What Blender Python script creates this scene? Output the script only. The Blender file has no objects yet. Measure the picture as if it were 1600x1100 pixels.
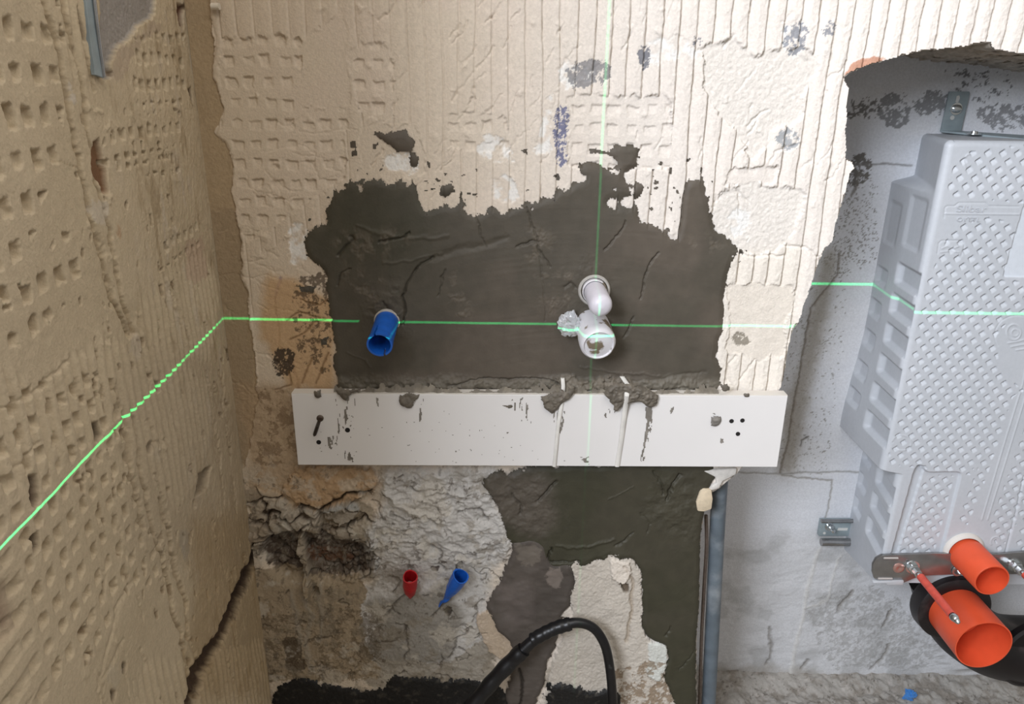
import bpy, math, random
import numpy as np
from mathutils import Vector, Matrix

# ------------------------------------------------------------------ camera
F_PX = 1156.0
TH = math.radians(19.83)
ROLL = 0.013
D = 1.05
CAM = np.array([0.0, -D, 1.30])
_F = np.array([0, math.cos(TH), -math.sin(TH)])
_R0 = np.array([1.0, 0, 0]); _U0 = np.array([0, math.sin(TH), math.cos(TH)])
_R = math.cos(ROLL)*_R0 + math.sin(ROLL)*_U0
_U = -math.sin(ROLL)*_R0 + math.cos(ROLL)*_U0

def proj(P):
    P = np.asarray(P, float) - CAM
    z = P @ _F
    z = np.where(z > 1e-3, z, 1e-3)
    return 800 + F_PX*(P @ _R)/z, 550 - F_PX*(P @ _U)/z

def ray(px, py):
    return _F + _R*((px-800)/F_PX) + _U*((550-py)/F_PX)

def on(px, py, Y):
    """world point where the sight line of a pixel meets the plane y = Y"""
    d = ray(px, py)
    return CAM + d*((Y-CAM[1])/d[1])

scene = bpy.context.scene
COL = bpy.data.collections.new('site'); scene.collection.children.link(COL)
cd = bpy.data.cameras.new('camera'); cam = bpy.data.objects.new('camera', cd); COL.objects.link(cam)
cd.sensor_fit = 'HORIZONTAL'; cd.sensor_width = 36; cd.lens = F_PX*36/1600
cd.clip_start = 0.01
m = Matrix(((_R[0], _U[0], -_F[0]), (_R[1], _U[1], -_F[1]), (_R[2], _U[2], -_F[2])))
cam.matrix_world = Matrix.Translation(Vector(CAM)) @ m.to_4x4()
scene.camera = cam
vs = scene.view_settings
vs.view_transform = 'Standard'; vs.look = 'None'; vs.gamma = 1; vs.use_curve_mapping = False
vs.exposure = 0.0

# ------------------------------------------------------------------ light
world = bpy.data.worlds.new('world'); scene.world = world; world.use_nodes = True
wn = world.node_tree.nodes; wl = world.node_tree.links
bg = wn['Background']
tc = wn.new('ShaderNodeTexCoord'); sp = wn.new('ShaderNodeSeparateXYZ'); mr = wn.new('ShaderNodeMapRange')
mx = wn.new('ShaderNodeMix'); mx.data_type = 'RGBA'
wl.new(tc.outputs['Generated'], sp.inputs[0]); wl.new(sp.outputs['Z'], mr.inputs['Value'])
mr.inputs['From Min'].default_value = -0.6; mr.inputs['From Max'].default_value = 0.8
wl.new(mr.outputs['Result'], mx.inputs['Factor'])
mx.inputs['A'].default_value = (0.11, 0.10, 0.088, 1)
mx.inputs['B'].default_value = (0.60, 0.57, 0.53, 1)
wl.new(mx.outputs['Result'], bg.inputs['Color'])
bg.inputs['Strength'].default_value = 0.92

def area(name, loc, target, sx, sy, power, color):
    l = bpy.data.lights.new(name, 'AREA'); l.shape = 'RECTANGLE'; l.size = sx; l.size_y = sy
    l.energy = power; l.color = color
    o = bpy.data.objects.new(name, l); COL.objects.link(o)
    o.location = loc
    o.rotation_euler = (Vector(target)-Vector(loc)).to_track_quat('-Z', 'Y').to_euler()
    return o
# daylight through the doorway/window behind and to the left of the viewer
area('window_daylight', (-1.08, -1.88, 2.02), (0.5, 0, 1.1), 0.95, 0.9, 80, (0.91, 0.965, 1.06))
# daylight thrown back by the white ceiling over the viewer
area('ceiling_bounce', (0.30, -1.05, 2.38), (0.05, -.25, 0.6), 1.2, 0.9, 10, (1.0, 0.965, 0.92))

# green line laser: a real point lamp that throws a horizontal and a vertical sheet of light
LZ = float(on(1100, 509, -0.004)[2])
LX = float(on(932, 400, -0.004)[0])
ll = bpy.data.lights.new('line_laser', 'POINT'); ll.energy = 40; ll.shadow_soft_size = 0.0
ll.color = (0.02, 1.0, 0.30)
lo = bpy.data.objects.new('line_laser', ll); COL.objects.link(lo); lo.location = (LX, -0.93, LZ)
ll.use_nodes = True
n = ll.node_tree.nodes; lk = ll.node_tree.links
em = n['Emission']; t = n.new('ShaderNodeTexCoord'); s = n.new('ShaderNodeSeparateXYZ')
lk.new(t.outputs['Normal'], s.inputs[0])
def _sheet(sock, w):
    a = n.new('ShaderNodeMath'); a.operation = 'ABSOLUTE'; lk.new(sock, a.inputs[0])
    b = n.new('ShaderNodeMapRange'); b.interpolation_type = 'SMOOTHSTEP'
    b.inputs['From Min'].default_value = w*0.35; b.inputs['From Max'].default_value = w
    b.inputs['To Min'].default_value = 1; b.inputs['To Max'].default_value = 0
    lk.new(a.outputs[0], b.inputs['Value']); return b.outputs['Result']
hz = _sheet(s.outputs['Z'], 0.0026); vt = _sheet(s.outputs['X'], 0.0024)
v2 = n.new('ShaderNodeMath'); v2.operation = 'MULTIPLY'; lk.new(vt, v2.inputs[0]); v2.inputs[1].default_value = 0.24
fan = n.new('ShaderNodeMapRange'); fan.interpolation_type = 'SMOOTHSTEP'   # the upright sheet fades towards its lower end
fan.inputs['From Min'].default_value = -0.30; fan.inputs['From Max'].default_value = 0.25; fan.inputs['To Min'].default_value = 0.22; fan.inputs['To Max'].default_value = 1.5
lk.new(s.outputs['Z'], fan.inputs['Value'])
v3 = n.new('ShaderNodeMath'); v3.operation = 'MULTIPLY'; lk.new(v2.outputs[0], v3.inputs[0]); lk.new(fan.outputs['Result'], v3.inputs[1])
mxx = n.new('ShaderNodeMath'); mxx.operation = 'MAXIMUM'; lk.new(hz, mxx.inputs[0]); lk.new(v3.outputs[0], mxx.inputs[1])
ml = n.new('ShaderNodeMath'); ml.operation = 'MULTIPLY'; lk.new(mxx.outputs[0], ml.inputs[0]); ml.inputs[1].default_value = 2.2
lk.new(ml.outputs[0], em.inputs['Strength'])

# ------------------------------------------------------------------ helpers
def lin(c):
    c = np.asarray(c, float)/255.0
    return np.where(c <= 0.04045, c/12.92, ((c+0.055)/1.055)**2.4)

RNG = np.random.default_rng(5)
_T = RNG.random((256, 256))
def vn(x, y, seed=0):
    x = x + seed*17.31; y = y + seed*9.73
    xi = np.floor(x).astype(np.int64); yi = np.floor(y).astype(np.int64)
    fx = x-xi; fy = y-yi
    fx = fx*fx*(3-2*fx); fy = fy*fy*(3-2*fy)
    a = _T[xi & 255, yi & 255]; b = _T[(xi+1) & 255, yi & 255]
    c = _T[xi & 255, (yi+1) & 255]; d = _T[(xi+1) & 255, (yi+1) & 255]
    return (a*(1-fx)+b*fx)*(1-fy) + (c*(1-fx)+d*fx)*fy
def fbm(x, y, seed=0, oct=4, gain=0.5):
    s = 0; a = 1; t = 0
    for i in range(oct):
        s = s + a*vn(x*2**i, y*2**i, seed+i*3); t += a; a *= gain
    return s/t*2-1
def sstep(a, b, x):
    t = np.clip((x-a)/(b-a), 0, 1); return t*t*(3-2*t)
def inpoly(poly, x, y):
    r = np.zeros(x.shape, bool)
    p = np.asarray(poly, float)
    bb = (x >= p[:, 0].min()) & (x <= p[:, 0].max()) & (y >= p[:, 1].min()) & (y <= p[:, 1].max())
    xs = x[bb]; ys = y[bb]; c = np.zeros(xs.shape, bool)
    for i in range(len(p)):
        x0, y0 = p[i-1]; x1, y1 = p[i]
        if y0 == y1: continue
        k = (y0 > ys) != (y1 > ys)
        c ^= k & (xs < (x1-x0)*(ys-y0)/(y1-y0)+x0)
    r[bb] = c
    return r
def worley(x, y, seed=0):
    xi = np.floor(x).astype(int); yi = np.floor(y).astype(int)
    d1 = np.full(x.shape, 9.0); d2 = np.full(x.shape, 9.0); cid = np.zeros(x.shape)
    for i in (-1, 0, 1):
        for j in (-1, 0, 1):
            cx = xi+i; cy = yi+j
            rx = _T[(cx+seed*7) & 255, cy & 255]; ry = _T[(cx+91+seed) & 255, (cy+37) & 255]
            d = np.hypot(cx+rx-x, cy+ry-y); n1 = d < d1
            d2 = np.where(n1, d1, np.minimum(d2, d)); cid = np.where(n1, rx, cid); d1 = np.where(n1, d, d1)
    return d1, d2, cid
def box_blur(a, r):
    for ax in (0, 1):
        n = a.shape[ax]
        c = np.cumsum(a, axis=ax)
        z = np.zeros_like(np.take(c, [0], axis=ax))
        c = np.concatenate([z, c], axis=ax)
        hi = np.minimum(np.arange(n)+r+1, n); lo_ = np.maximum(np.arange(n)-r, 0)
        a = (np.take(c, hi, axis=ax)-np.take(c, lo_, axis=ax)) / (hi-lo_).reshape([-1 if i == ax else 1 for i in (0, 1)])
    return a
def blur(a, r): return box_blur(box_blur(a.astype(float), r), r)

class Field:
    """a sheet of relief: arrays of plane coordinates, height, colour and photo position"""
    def __init__(s, P0, A, B, N, av, bv):
        s.P0, s.A, s.B, s.N = [np.asarray(q, float) for q in (P0, A, B, N)]
        s.a, s.b = np.meshgrid(av, bv, indexing='ij')
        s.P = s.P0 + s.a[..., None]*s.A + s.b[..., None]*s.B
        s.px, s.py = proj(s.P)
        s.h = np.zeros(s.a.shape); s.col = np.zeros(s.a.shape+(3,)); s.keep = np.ones(s.a.shape, bool)
        nx = s.a/0.03; ny = s.b/0.03
        s.wx = fbm(nx, ny, 1, 5, .68)*1.5; s.wy = fbm(nx, ny, 2, 5, .68)*1.5
        s.fn = fbm(s.a/.009, s.b/.009, 5, 5, .72)
    def mask(s, poly, warp=6, soft=0):
        mk = inpoly(poly, s.px + s.wx*warp, s.py + s.wy*warp)
        if not soft: return mk.astype(float)
        fn = getattr(s, 'fn', 0)
        if soft <= 3: return sstep(.40, .60, blur(mk, soft*2)+.55*fn*(blur(mk, soft*2+2) > .02))
        return np.clip(blur(mk, soft)*1.0+.35*fn*(blur(mk, soft*2) > .05)*(blur(mk, soft) < .97), 0, 1)
    def paint(s, mk, rgb, k=1.0):
        w = (mk*k)[..., None]; s.col = s.col*(1-w) + lin(rgb)*w
    def groove(s, pts, w, depth, rgb=None, warp=3, k=1.0, sharp=1.0):
        pts = np.asarray(pts, float)
        X = s.px + s.wx*warp; Y = s.py + s.wy*warp
        mg = w*3+5
        bb = (X > pts[:, 0].min()-mg) & (X < pts[:, 0].max()+mg) & (Y > pts[:, 1].min()-mg) & (Y < pts[:, 1].max()+mg)
        x = X[bb]; y = Y[bb]; d = np.full(x.shape, 1e9)
        for i in range(len(pts)-1):
            p, q = pts[i], pts[i+1]; e = q-p; L = max(e@e, 1e-9)
            t = np.clip(((x-p[0])*e[0]+(y-p[1])*e[1])/L, 0, 1)
            d = np.minimum(d, np.hypot(x-p[0]-t*e[0], y-p[1]-t*e[1]))
        g = np.exp(-(d/w)**(2*sharp))
        s.h[bb] -= depth*g
        if rgb is not None:
            m_ = np.zeros(s.a.shape); m_[bb] = np.clip(g*1.3, 0, 1); s.paint(m_, rgb, k)
    def build(s, name, mat, keep=None, h=None, col=None):
        keep = s.keep if keep is None else keep
        h = s.h if h is None else h
        col = s.col if col is None else col
        P = s.P + h[..., None]*s.N
        q = keep[:-1, :-1] & keep[1:, :-1] & keep[1:, 1:] & keep[:-1, 1:]
        idx = np.arange(s.a.size).reshape(s.a.shape)
        F = np.stack([idx[:-1, :-1][q], idx[1:, :-1][q], idx[1:, 1:][q], idx[:-1, 1:][q]], 1)
        if s.A is not None and np.cross(s.A, s.B) @ s.N < 0: F = F[:, ::-1]
        used = np.unique(F); re = np.full(s.a.size, -1); re[used] = np.arange(len(used))
        return mesh_np(name, P.reshape(-1, 3)[used], re[F], mat, col.reshape(-1, 3)[used])

def mesh_np(name, V, F, mat, col=None, parent=None):
    me = bpy.data.meshes.new(name)
    V = np.ascontiguousarray(V, dtype=np.float32); F = np.ascontiguousarray(F, dtype=np.int32)
    me.vertices.add(len(V)); me.vertices.foreach_set('co', V.ravel())
    k = F.shape[1]
    me.loops.add(F.size); me.loops.foreach_set('vertex_index', F.ravel())
    me.polygons.add(len(F))
    me.polygons.foreach_set('loop_start', np.arange(0, F.size, k, dtype=np.int32))
    me.polygons.foreach_set('use_smooth', np.ones(len(F), bool))
    me.update(calc_edges=True)
    if col is not None:
        at = me.color_attributes.new('Col', 'FLOAT_COLOR', 'POINT')
        c4 = np.ones((len(V), 4), np.float32); c4[:, :3] = col
        at.data.foreach_set('color', c4.ravel())
    me.materials.append(mat)
    o = bpy.data.objects.new(name, me); COL.objects.link(o)
    if parent: o.parent = parent
    return o

def mat(name, color=None, rough=0.8, metal=0.0, attr=False, noise=0.0, nscale=200, bump=0.0, bscale=600, coat=0.0, trans=0.0, spec=0.5, col2=None, c2scale=20, c2lo=.5, c2hi=.6, sss=0.0):
    M = bpy.data.materials.new(name); M.use_nodes = True
    nt = M.node_tree; b = nt.nodes['Principled BSDF']
    b.inputs['Roughness'].default_value = rough; b.inputs['Metallic'].default_value = metal
    b.inputs['Specular IOR Level'].default_value = spec
    if coat: b.inputs['Coat Weight'].default_value = coat
    if trans: b.inputs['Transmission Weight'].default_value = trans
    tcn = nt.nodes.new('ShaderNodeTexCoord')
    if attr:
        a = nt.nodes.new('ShaderNodeAttribute'); a.attribute_name = 'Col'; src = a.outputs['Color']
    else:
        rgb = nt.nodes.new('ShaderNodeRGB'); rgb.outputs[0].default_value = tuple(lin(color))+(1,); src = rgb.outputs[0]
    if col2 is not None:
        nz = nt.nodes.new('ShaderNodeTexNoise'); nz.inputs['Scale'].default_value = c2scale; nz.inputs['Detail'].default_value = 5
        nt.links.new(tcn.outputs['Object'], nz.inputs['Vector'])
        r = nt.nodes.new('ShaderNodeMapRange'); r.inputs['From Min'].default_value = c2lo; r.inputs['From Max'].default_value = c2hi
        nt.links.new(nz.outputs['Fac'], r.inputs['Value'])
        mm = nt.nodes.new('ShaderNodeMix'); mm.data_type = 'RGBA'
        nt.links.new(r.outputs[0], mm.inputs['Factor']); nt.links.new(src, mm.inputs['A'])
        mm.inputs['B'].default_value = tuple(lin(col2))+(1,); src = mm.outputs['Result']
    if noise:
        nz = nt.nodes.new('ShaderNodeTexNoise'); nz.inputs['Scale'].default_value = nscale; nz.inputs['Detail'].default_value = 4
        nt.links.new(tcn.outputs['Object'], nz.inputs['Vector'])
        r = nt.nodes.new('ShaderNodeMapRange'); r.inputs['From Min'].default_value = .3; r.inputs['From Max'].default_value = .7
        r.inputs['To Min'].default_value = 1-noise; r.inputs['To Max'].default_value = 1+noise
        nt.links.new(nz.outputs['Fac'], r.inputs['Value'])
        vm = nt.nodes.new('ShaderNodeVectorMath'); vm.operation = 'SCALE'
        nt.links.new(src, vm.inputs[0]); nt.links.new(r.outputs[0], vm.inputs['Scale']); src = vm.outputs[0]
    nt.links.new(src, b.inputs['Base Color'])
    if bump:
        nz = nt.nodes.new('ShaderNodeTexNoise'); nz.inputs['Scale'].default_value = bscale; nz.inputs['Detail'].default_value = 5
        nt.links.new(tcn.outputs['Object'], nz.inputs['Vector'])
        bp = nt.nodes.new('ShaderNodeBump'); bp.inputs['Strength'].default_value = 0.6; bp.inputs['Distance'].default_value = bump
        nt.links.new(nz.outputs['Fac'], bp.inputs['Height']); nt.links.new(bp.outputs[0], b.inputs['Normal'])
    return M

def tag(o, label=None, cat=None, group=None, kind=None):
    if label: o['label'] = label
    if cat: o['category'] = cat
    if group: o['group'] = group
    if kind: o['kind'] = kind
    return o
def empty(name, loc, label=None, cat=None, group=None):
    o = bpy.data.objects.new(name, None); COL.objects.link(o); o.location = loc; o.empty_display_size = .02
    bpy.context.view_layer.update()
    return tag(o, label, cat, group)
def put(o, root):
    """parent a mesh written in world coordinates to a root that is only translated"""
    o.parent = root
    off = Vector(root.location)
    p = root.parent
    while p is not None: off += Vector(p.location); p = p.parent
    o.location = Vector(o.location) - off
    return o
def linkmesh(name, V, F, M, smooth=True, root=None, bevel=0, bseg=2, auto=True):
    me = bpy.data.meshes.new(name); me.from_pydata([tuple(map(float, v)) for v in V], [], [tuple(f) for f in F]); me.update()
    me.materials.append(M)
    o = bpy.data.objects.new(name, me); COL.objects.link(o)
    if smooth:
        me.polygons.foreach_set('use_smooth', [True]*len(me.polygons))
        if auto:
            e = o.modifiers.new('split', 'EDGE_SPLIT'); e.split_angle = math.radians(40)
    if bevel:
        b = o.modifiers.new('bevel', 'BEVEL'); b.width = bevel; b.segments = bseg; b.limit_method = 'ANGLE'
        if smooth: o.modifiers.move(1, 0) if auto else None
    if root: put(o, root)
    return o
def frame_of(d):
    d = Vector(d).normalized(); u = d.orthogonal().normalized()
    up = Vector((0, 0, 1))
    if abs(d.dot(up)) < .95: u = d.cross(up).normalized()
    return d, u, u.cross(d).normalized()
def lathe(name, p, d, prof, M, root=None, seg=40, squash=1.0, wob=0.0, bevel=0):
    """prof: list of (distance along axis, radius)"""
    d, u, v = frame_of(d); p = Vector(p); V = []; F = []
    rnd = random.Random(3)
    for k, (t, r) in enumerate(prof):
        for i in range(seg):
            a = 2*math.pi*i/seg
            rr = r*(1+wob*math.sin(3*a+k*.7)+wob*rnd.uniform(-.6, .6))
            V.append(p + d*t + u*(rr*math.cos(a)) + v*(rr*squash*math.sin(a)))
    for k in range(len(prof)-1):
        for i in range(seg):
            j = (i+1) % seg
            F.append((k*seg+i, k*seg+j, (k+1)*seg+j, (k+1)*seg+i))
    return linkmesh(name, V, F, M, root=root)
def tube(name, pts, r, M, root=None, seg=20, n=12, caps=True, rfun=None):
    P = [Vector(p) for p in pts]; Q = []
    for i in range(len(P)-1):
        a = P[max(i-1, 0)]; b = P[i]; c = P[i+1]; d_ = P[min(i+2, len(P)-1)]
        for k in range(n):
            t = k/n
            Q.append(.5*((2*b)+(c-a)*t+(2*a-5*b+4*c-d_)*t*t+(3*b-a-3*c+d_)*t**3))
    Q.append(P[-1]); V = []; F = []
    u = (Q[1]-Q[0]).orthogonal().normalized()
    for k, q in enumerate(Q):
        d_ = (Q[min(k+1, len(Q)-1)]-Q[max(k-1, 0)]).normalized()
        u = (u-d_*u.dot(d_)).normalized(); v = d_.cross(u)
        rr = r if rfun is None else r*rfun(k/(len(Q)-1))
        for i in range(seg):
            a = 2*math.pi*i/seg; V.append(q+u*rr*math.cos(a)+v*rr*math.sin(a))
    for k in range(len(Q)-1):
        for i in range(seg):
            j = (i+1) % seg; F.append((k*seg+i, k*seg+j, (k+1)*seg+j, (k+1)*seg+i))
    if caps:
        F.append(tuple(range(seg))[::-1]); F.append(tuple(range((len(Q)-1)*seg, len(Q)*seg)))
    return linkmesh(name, V, F, M, root=root)
def prism(name, front, back, M, root=None, bevel=0, smooth=True):
    """front/back: matching outlines (lists of 3-D points)"""
    n_ = len(front); V = list(front)+list(back)
    F = [tuple(range(n_)), tuple(range(2*n_-1, n_-1, -1))]
    for i in range(n_):
        j = (i+1) % n_; F.append((i, i+n_, j+n_, j))
    return linkmesh(name, V, F, M, smooth=smooth, root=root, bevel=bevel)

def axis(lo_, c0, c1, hi_, step, grow=1.25):
    core = np.arange(c0, c1, step)
    L = []; s_ = step; x = c0
    while x > lo_: s_ *= grow; x -= s_; L.append(max(x, lo_))
    R_ = []; s_ = step; x = core[-1]
    while x < hi_: s_ *= grow; x += s_; R_.append(min(x, hi_))
    return np.array(L[::-1]+list(core)+R_)

#PART2
# ------------------------------------------------------------------ materials
M_wall = mat('plaster', attr=True, rough=.92, noise=.07, nscale=260, bump=.0012, bscale=420, spec=.25)
M_mortar = mat('fresh_mortar', attr=True, rough=.62, noise=.10, nscale=60, bump=.0005, bscale=300, spec=.45)
M_bitumen = mat('bitumen', (16, 15, 15), rough=.6, bump=.004, bscale=160, col2=(60, 56, 50), c2scale=90, c2lo=.55, c2hi=.7)
M_edge = mat('broken_block', (178, 168, 155), rough=.95, noise=.2, nscale=60, bump=.004, bscale=120)

# ------------------------------------------------------------------ wall_back
XC = -0.430
BX = (0, 1, 0)
fb = Field((0, 0, 0), (1, 0, 0), (0, 0, 1), (0, -1, 0),
           axis(XC, XC, 0.80, 1.10, .0011), axis(0.0, 0.20, 1.41, 1.90, .0013))
X, Z, px, py = fb.a, fb.b, fb.px, fb.py

NICHE = [(1318, 121), (1330, 113), (1352, 103), (1385, 94), (1415, 85), (1445, 78), (1480, 76), (1505, 73), (1528, 68), (1545, 66), (1551, 76), (1572, 81), (1600, 86), (1700, 95),
         (2300, 200), (2300, 700), (2300, 1600), (1082, 1600), (1086, 1180), (1088, 1100), (1088, 1000), (1092, 940), (1093, 880), (1094, 840), (1100, 800), (1106, 775), (1124, 762), (1146, 744),
         (1190, 700), (1212, 640), (1214, 612), (1224, 590), (1228, 565), (1231, 545), (1238, 515), (1247, 503), (1254, 478), (1262, 455), (1270, 432), (1282, 402), (1290, 385), (1300, 375), (1306, 345),
         (1314, 322), (1322, 292), (1327, 272), (1332, 262), (1331, 252), (1321, 248), (1320, 200), (1322, 160), (1324, 138), (1321, 128)]
niche = inpoly(NICHE, px + fbm(X/.008, Z/.008, 11)*2.6, py + fbm(X/.008, Z/.008, 12)*2.6)
fb.keep = ~niche

# base tile adhesive
fb.col[:] = lin((208, 194, 176))
fb.h += 0.0012*fbm(X/.12, Z/.12, 3) + 0.0003*fbm(X/.006, Z/.006, 4)
fb.paint(sstep(-.2, .5, fbm(X/.09, Z/.07, 20)), (212, 196, 180), .6)
rightness = sstep(620, 1050, px)
fb.paint(rightness, (226, 219, 212), .85)
fb.paint(1-sstep(330, 620, px), (196, 178, 152), .6)

# vertical comb ridges
ridx = X + .0030*fbm(X/.05, Z/.10, 7, 2) + .0009*fbm(X/.007, Z/.012, 8, 3)*(.4+.6*rightness)
P_ = 0.0222
f_ = (ridx/P_ + .33) % 1.0
cell = np.floor(ridx/P_ + .33)
prof = sstep(0, .50, f_)*(1-sstep(.86, .97, f_))
edge = np.exp(-((f_-.955)/.042)**2)
amp = .0011 + .0024*rightness
amp = amp*(1+.5*fbm(cell*3.7, Z/.07, 9, 2))
ridge_h = amp*prof - edge*(.0024+.0010*rightness)*(.75+.7*fbm(cell*5.1, Z/.03, 10, 2))
rough_h = rightness*.0014*np.maximum(0, fbm(X/.003, Z/.006, 13, 3))*sstep(.35, .6, f_)
# rows of cup marks left where the ridges crossed
def cups(X, Z, s=0.0245, sz=.0262, d=.0028, seed=30, wf=.56, hf=.50, re=.7):
    gx = X/s + .10*fbm(X/.05, Z/.05, seed, 2); gz = Z/sz + .10*fbm(X/.05, Z/.05, seed+1, 2)
    cx = np.floor(gx); cz = np.floor(gz); fx = gx-cx; fz = gz-cz
    j = vn(cx*7.7+.5, cz*5.3+.5, seed+2); j2 = vn(cx*3.1+.5, cz*9.9+.5, seed+3)
    fx = fx + (j-.5)*.22 + .08*fbm(X/.006, Z/.006, seed+4, 2); fz = fz + (j2-.5)*.18 + .08*fbm(X/.006, Z/.006, seed+5, 2)
    w = wf*(.7+.5*j2)/2; hgt = hf*(.75+.5*j)
    inx = sstep(-w-.09, -w+.05, fx-.5)*(1-sstep(w-.05, w+.09, fx-.5))
    top = .5+hgt/2; bot = .5-hgt/2
    ramp = np.clip((fz-bot)/(top-bot), 0, 1)**re*(1-sstep(top-.02, top+.06, fz))*(fz > bot)
    return -d*inx*ramp*(.55+.8*j)
cup_h = cups(X, Z)*1.0
CUPS = [[(345, 60), (470, 55), (475, 170), (540, 165), (540, 275), (455, 340), (440, 345), (385, 380), (352, 300), (335, 200)],
        [(545, 72), (605, 66), (618, 150), (612, 190), (560, 185)],
        [(700, 178), (792, 182), (800, 235), (700, 235)],
        [(885, 150), (1050, 150), (1052, 262), (888, 262)],
        [(1140, 262), (1215, 258), (1215, 285), (1140, 292)]]
ck = np.zeros(px.shape)
for c in CUPS: ck = np.maximum(ck, fb.mask(c, 8, 2))
FLAT = [[(285, -80), (330, -80), (330, 40), (335, 60), (330, 120), (348, 175), (330, 205), (362, 245), (360, 300), (370, 350), (376, 400), (384, 470), (395, 520), (400, 640), (380, 740), (300, 700)],
        [(470, 60), (538, 20), (545, 170), (470, 165)],
        [(1095, 75), (1150, 60), (1180, 85), (1260, 70), (1285, 95), (1262, 130), (1255, 190), (1210, 205), (1180, 250), (1150, 200), (1120, 190), (1100, 140)],
        [(1130, 300), (1180, 285), (1260, 300), (1235, 375), (1195, 400), (1110, 380), (1105, 340)],
        [(1130, 440), (1240, 445), (1225, 560), (1140, 560)],
        [(395, 395), (540, 340), (560, 620), (400, 640)],
        [(560, 195), (650, 190), (665, 270), (560, 290)],
        [(300, 600), (520, 605), (900, 700), (1300, 700), (1300, 1400), (250, 1400)]]
flat = np.zeros(px.shape)
for c in FLAT: flat = np.maximum(flat, fb.mask(c, 9, 2))
plain = np.maximum(flat, ck)
fb.h += (ridge_h+rough_h)*(1-plain) + cup_h*ck*(1-flat)
# the sandy strip of old render along the corner
k = fb.mask(FLAT[0], 5, 1); fb.paint(k, (160, 138, 106), .85); fb.h += k*(-.0022 + .0005*fbm(X/.003, Z/.003, 15))
fb.paint(fb.mask([(285, 330), (372, 330), (395, 560), (380, 760), (300, 700)], 6, 3), (146, 128, 104), .5)
# broken wavy adhesive edge next to it
fb.groove([(329, 20), (338, 60), (330, 120), (348, 175), (334, 205), (362, 245), (358, 300), (370, 350), (378, 420), (388, 480)], 1.6, .0012, warp=5)
# fine crazing on the left
for i in range(26):
    r = random.Random(i+40); x0 = r.uniform(338, 470); y0 = r.uniform(180, 600)
    pts = [(x0, y0)]
    for q in range(5): pts.append((pts[-1][0]+r.uniform(-6, 26), pts[-1][1]+r.uniform(-9, 16)))
    fb.groove(pts, 1.1, .0008, warp=5)
# rough whitish plaster where the adhesive fell away
for c in (2, 3):
    k = fb.mask(FLAT[c], 10, 1)
    fb.paint(k, (222, 216, 208), .7); fb.h += k*(-.0008 + .0009*fbm(X/.004, Z/.004, 17, 3))
k = fb.mask(FLAT[4], 8, 2); fb.paint(k, (214, 200, 186), .6); fb.h += k*(.0012+.0012*fbm(X/.02, Z/.02, 18, 4))
# bare white spots
for c in ([(995, 85), (1012, 68), (1060, 62), (1095, 68), (1090, 92), (1040, 98), (1005, 96)], [(745, 205), (790, 215), (812, 250), (770, 255), (742, 230)],
          [(760, 282), (800, 280), (806, 305), (772, 315)], [(842, 150), (865, 145), (862, 240), (838, 242)], [(590, 235), (650, 240), (640, 262), (600, 262)],
          [(1135, 335), (1170, 330), (1175, 372), (1140, 370)], [(455, 358), (478, 352), (484, 415), (460, 405)], [(1100, 60), (1080, 50), (1072, 80)],
          [(1240, 15), (1262, 30), (1250, 48), (1225, 82), (1218, 60)], [(880, 90), (900, 85), (945, 130), (880, 138)]):
    k = fb.mask(c, 16, 3); fb.paint(k*sstep(-.35, .1, fbm(X/.012, Z/.012, 16, 4)), (232, 231, 228), .75); fb.h -= k*.0010
# bluish grey stains of old grout and pencil
def specks(poly, rgb, thr, sc, k=.8, seed=50, warp=9):
    global fb
    mk = (blur(inpoly(poly, px+fb.wx*warp, py+fb.wy*warp), 6)+.30*fbm(X/sc, Z/sc, seed, 5, .75)*1.6 > .5)*sstep(thr, thr+.14, fbm(X/sc, Z/sc, seed, 5, .75)+.12)
    fb.paint(mk, rgb, k); fb.h -= mk*.0006
specks([(885, 105), (915, 95), (955, 92), (955, 130), (900, 140)], (120, 120, 124), -.10, .006, .8, 51)
specks([(990, 75), (1012, 70), (1012, 108), (994, 105)], (110, 112, 120), -.2, .005, .9, 52)
specks([(1085, 55), (1100, 60), (1097, 80), (1085, 78)], (110, 112, 120), -.25, .005, .9, 53)
specks([(865, 170), (885, 165), (885, 265), (868, 262)], (100, 104, 135), -.05, .004, .9, 54)
specks([(1228, 35), (1265, 28), (1258, 80), (1225, 90)], (120, 125, 135), 0, .005, .8, 55)
specks([(1285, 36), (1308, 34), (1302, 60), (1280, 60)], (120, 125, 135), -.05, .005, .8, 56)
specks([(1212, 205), (1248, 200), (1245, 235), (1215, 235)], (140, 145, 150), -.05, .005, .8, 57)
fb.groove([(438, 432), (434, 448), (431, 465)], 2.2, .0003, (86, 96, 140), warp=3, k=.8)
fb.groove([(432, 462), (434, 500), (436, 520), (442, 548)], 1.8, .0004, (95, 88, 82), warp=5, k=.7)
fb.groove([(458, 560), (462, 590), (466, 612)], 1.8, .0004, (92, 85, 95), warp=4, k=.7)
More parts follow.
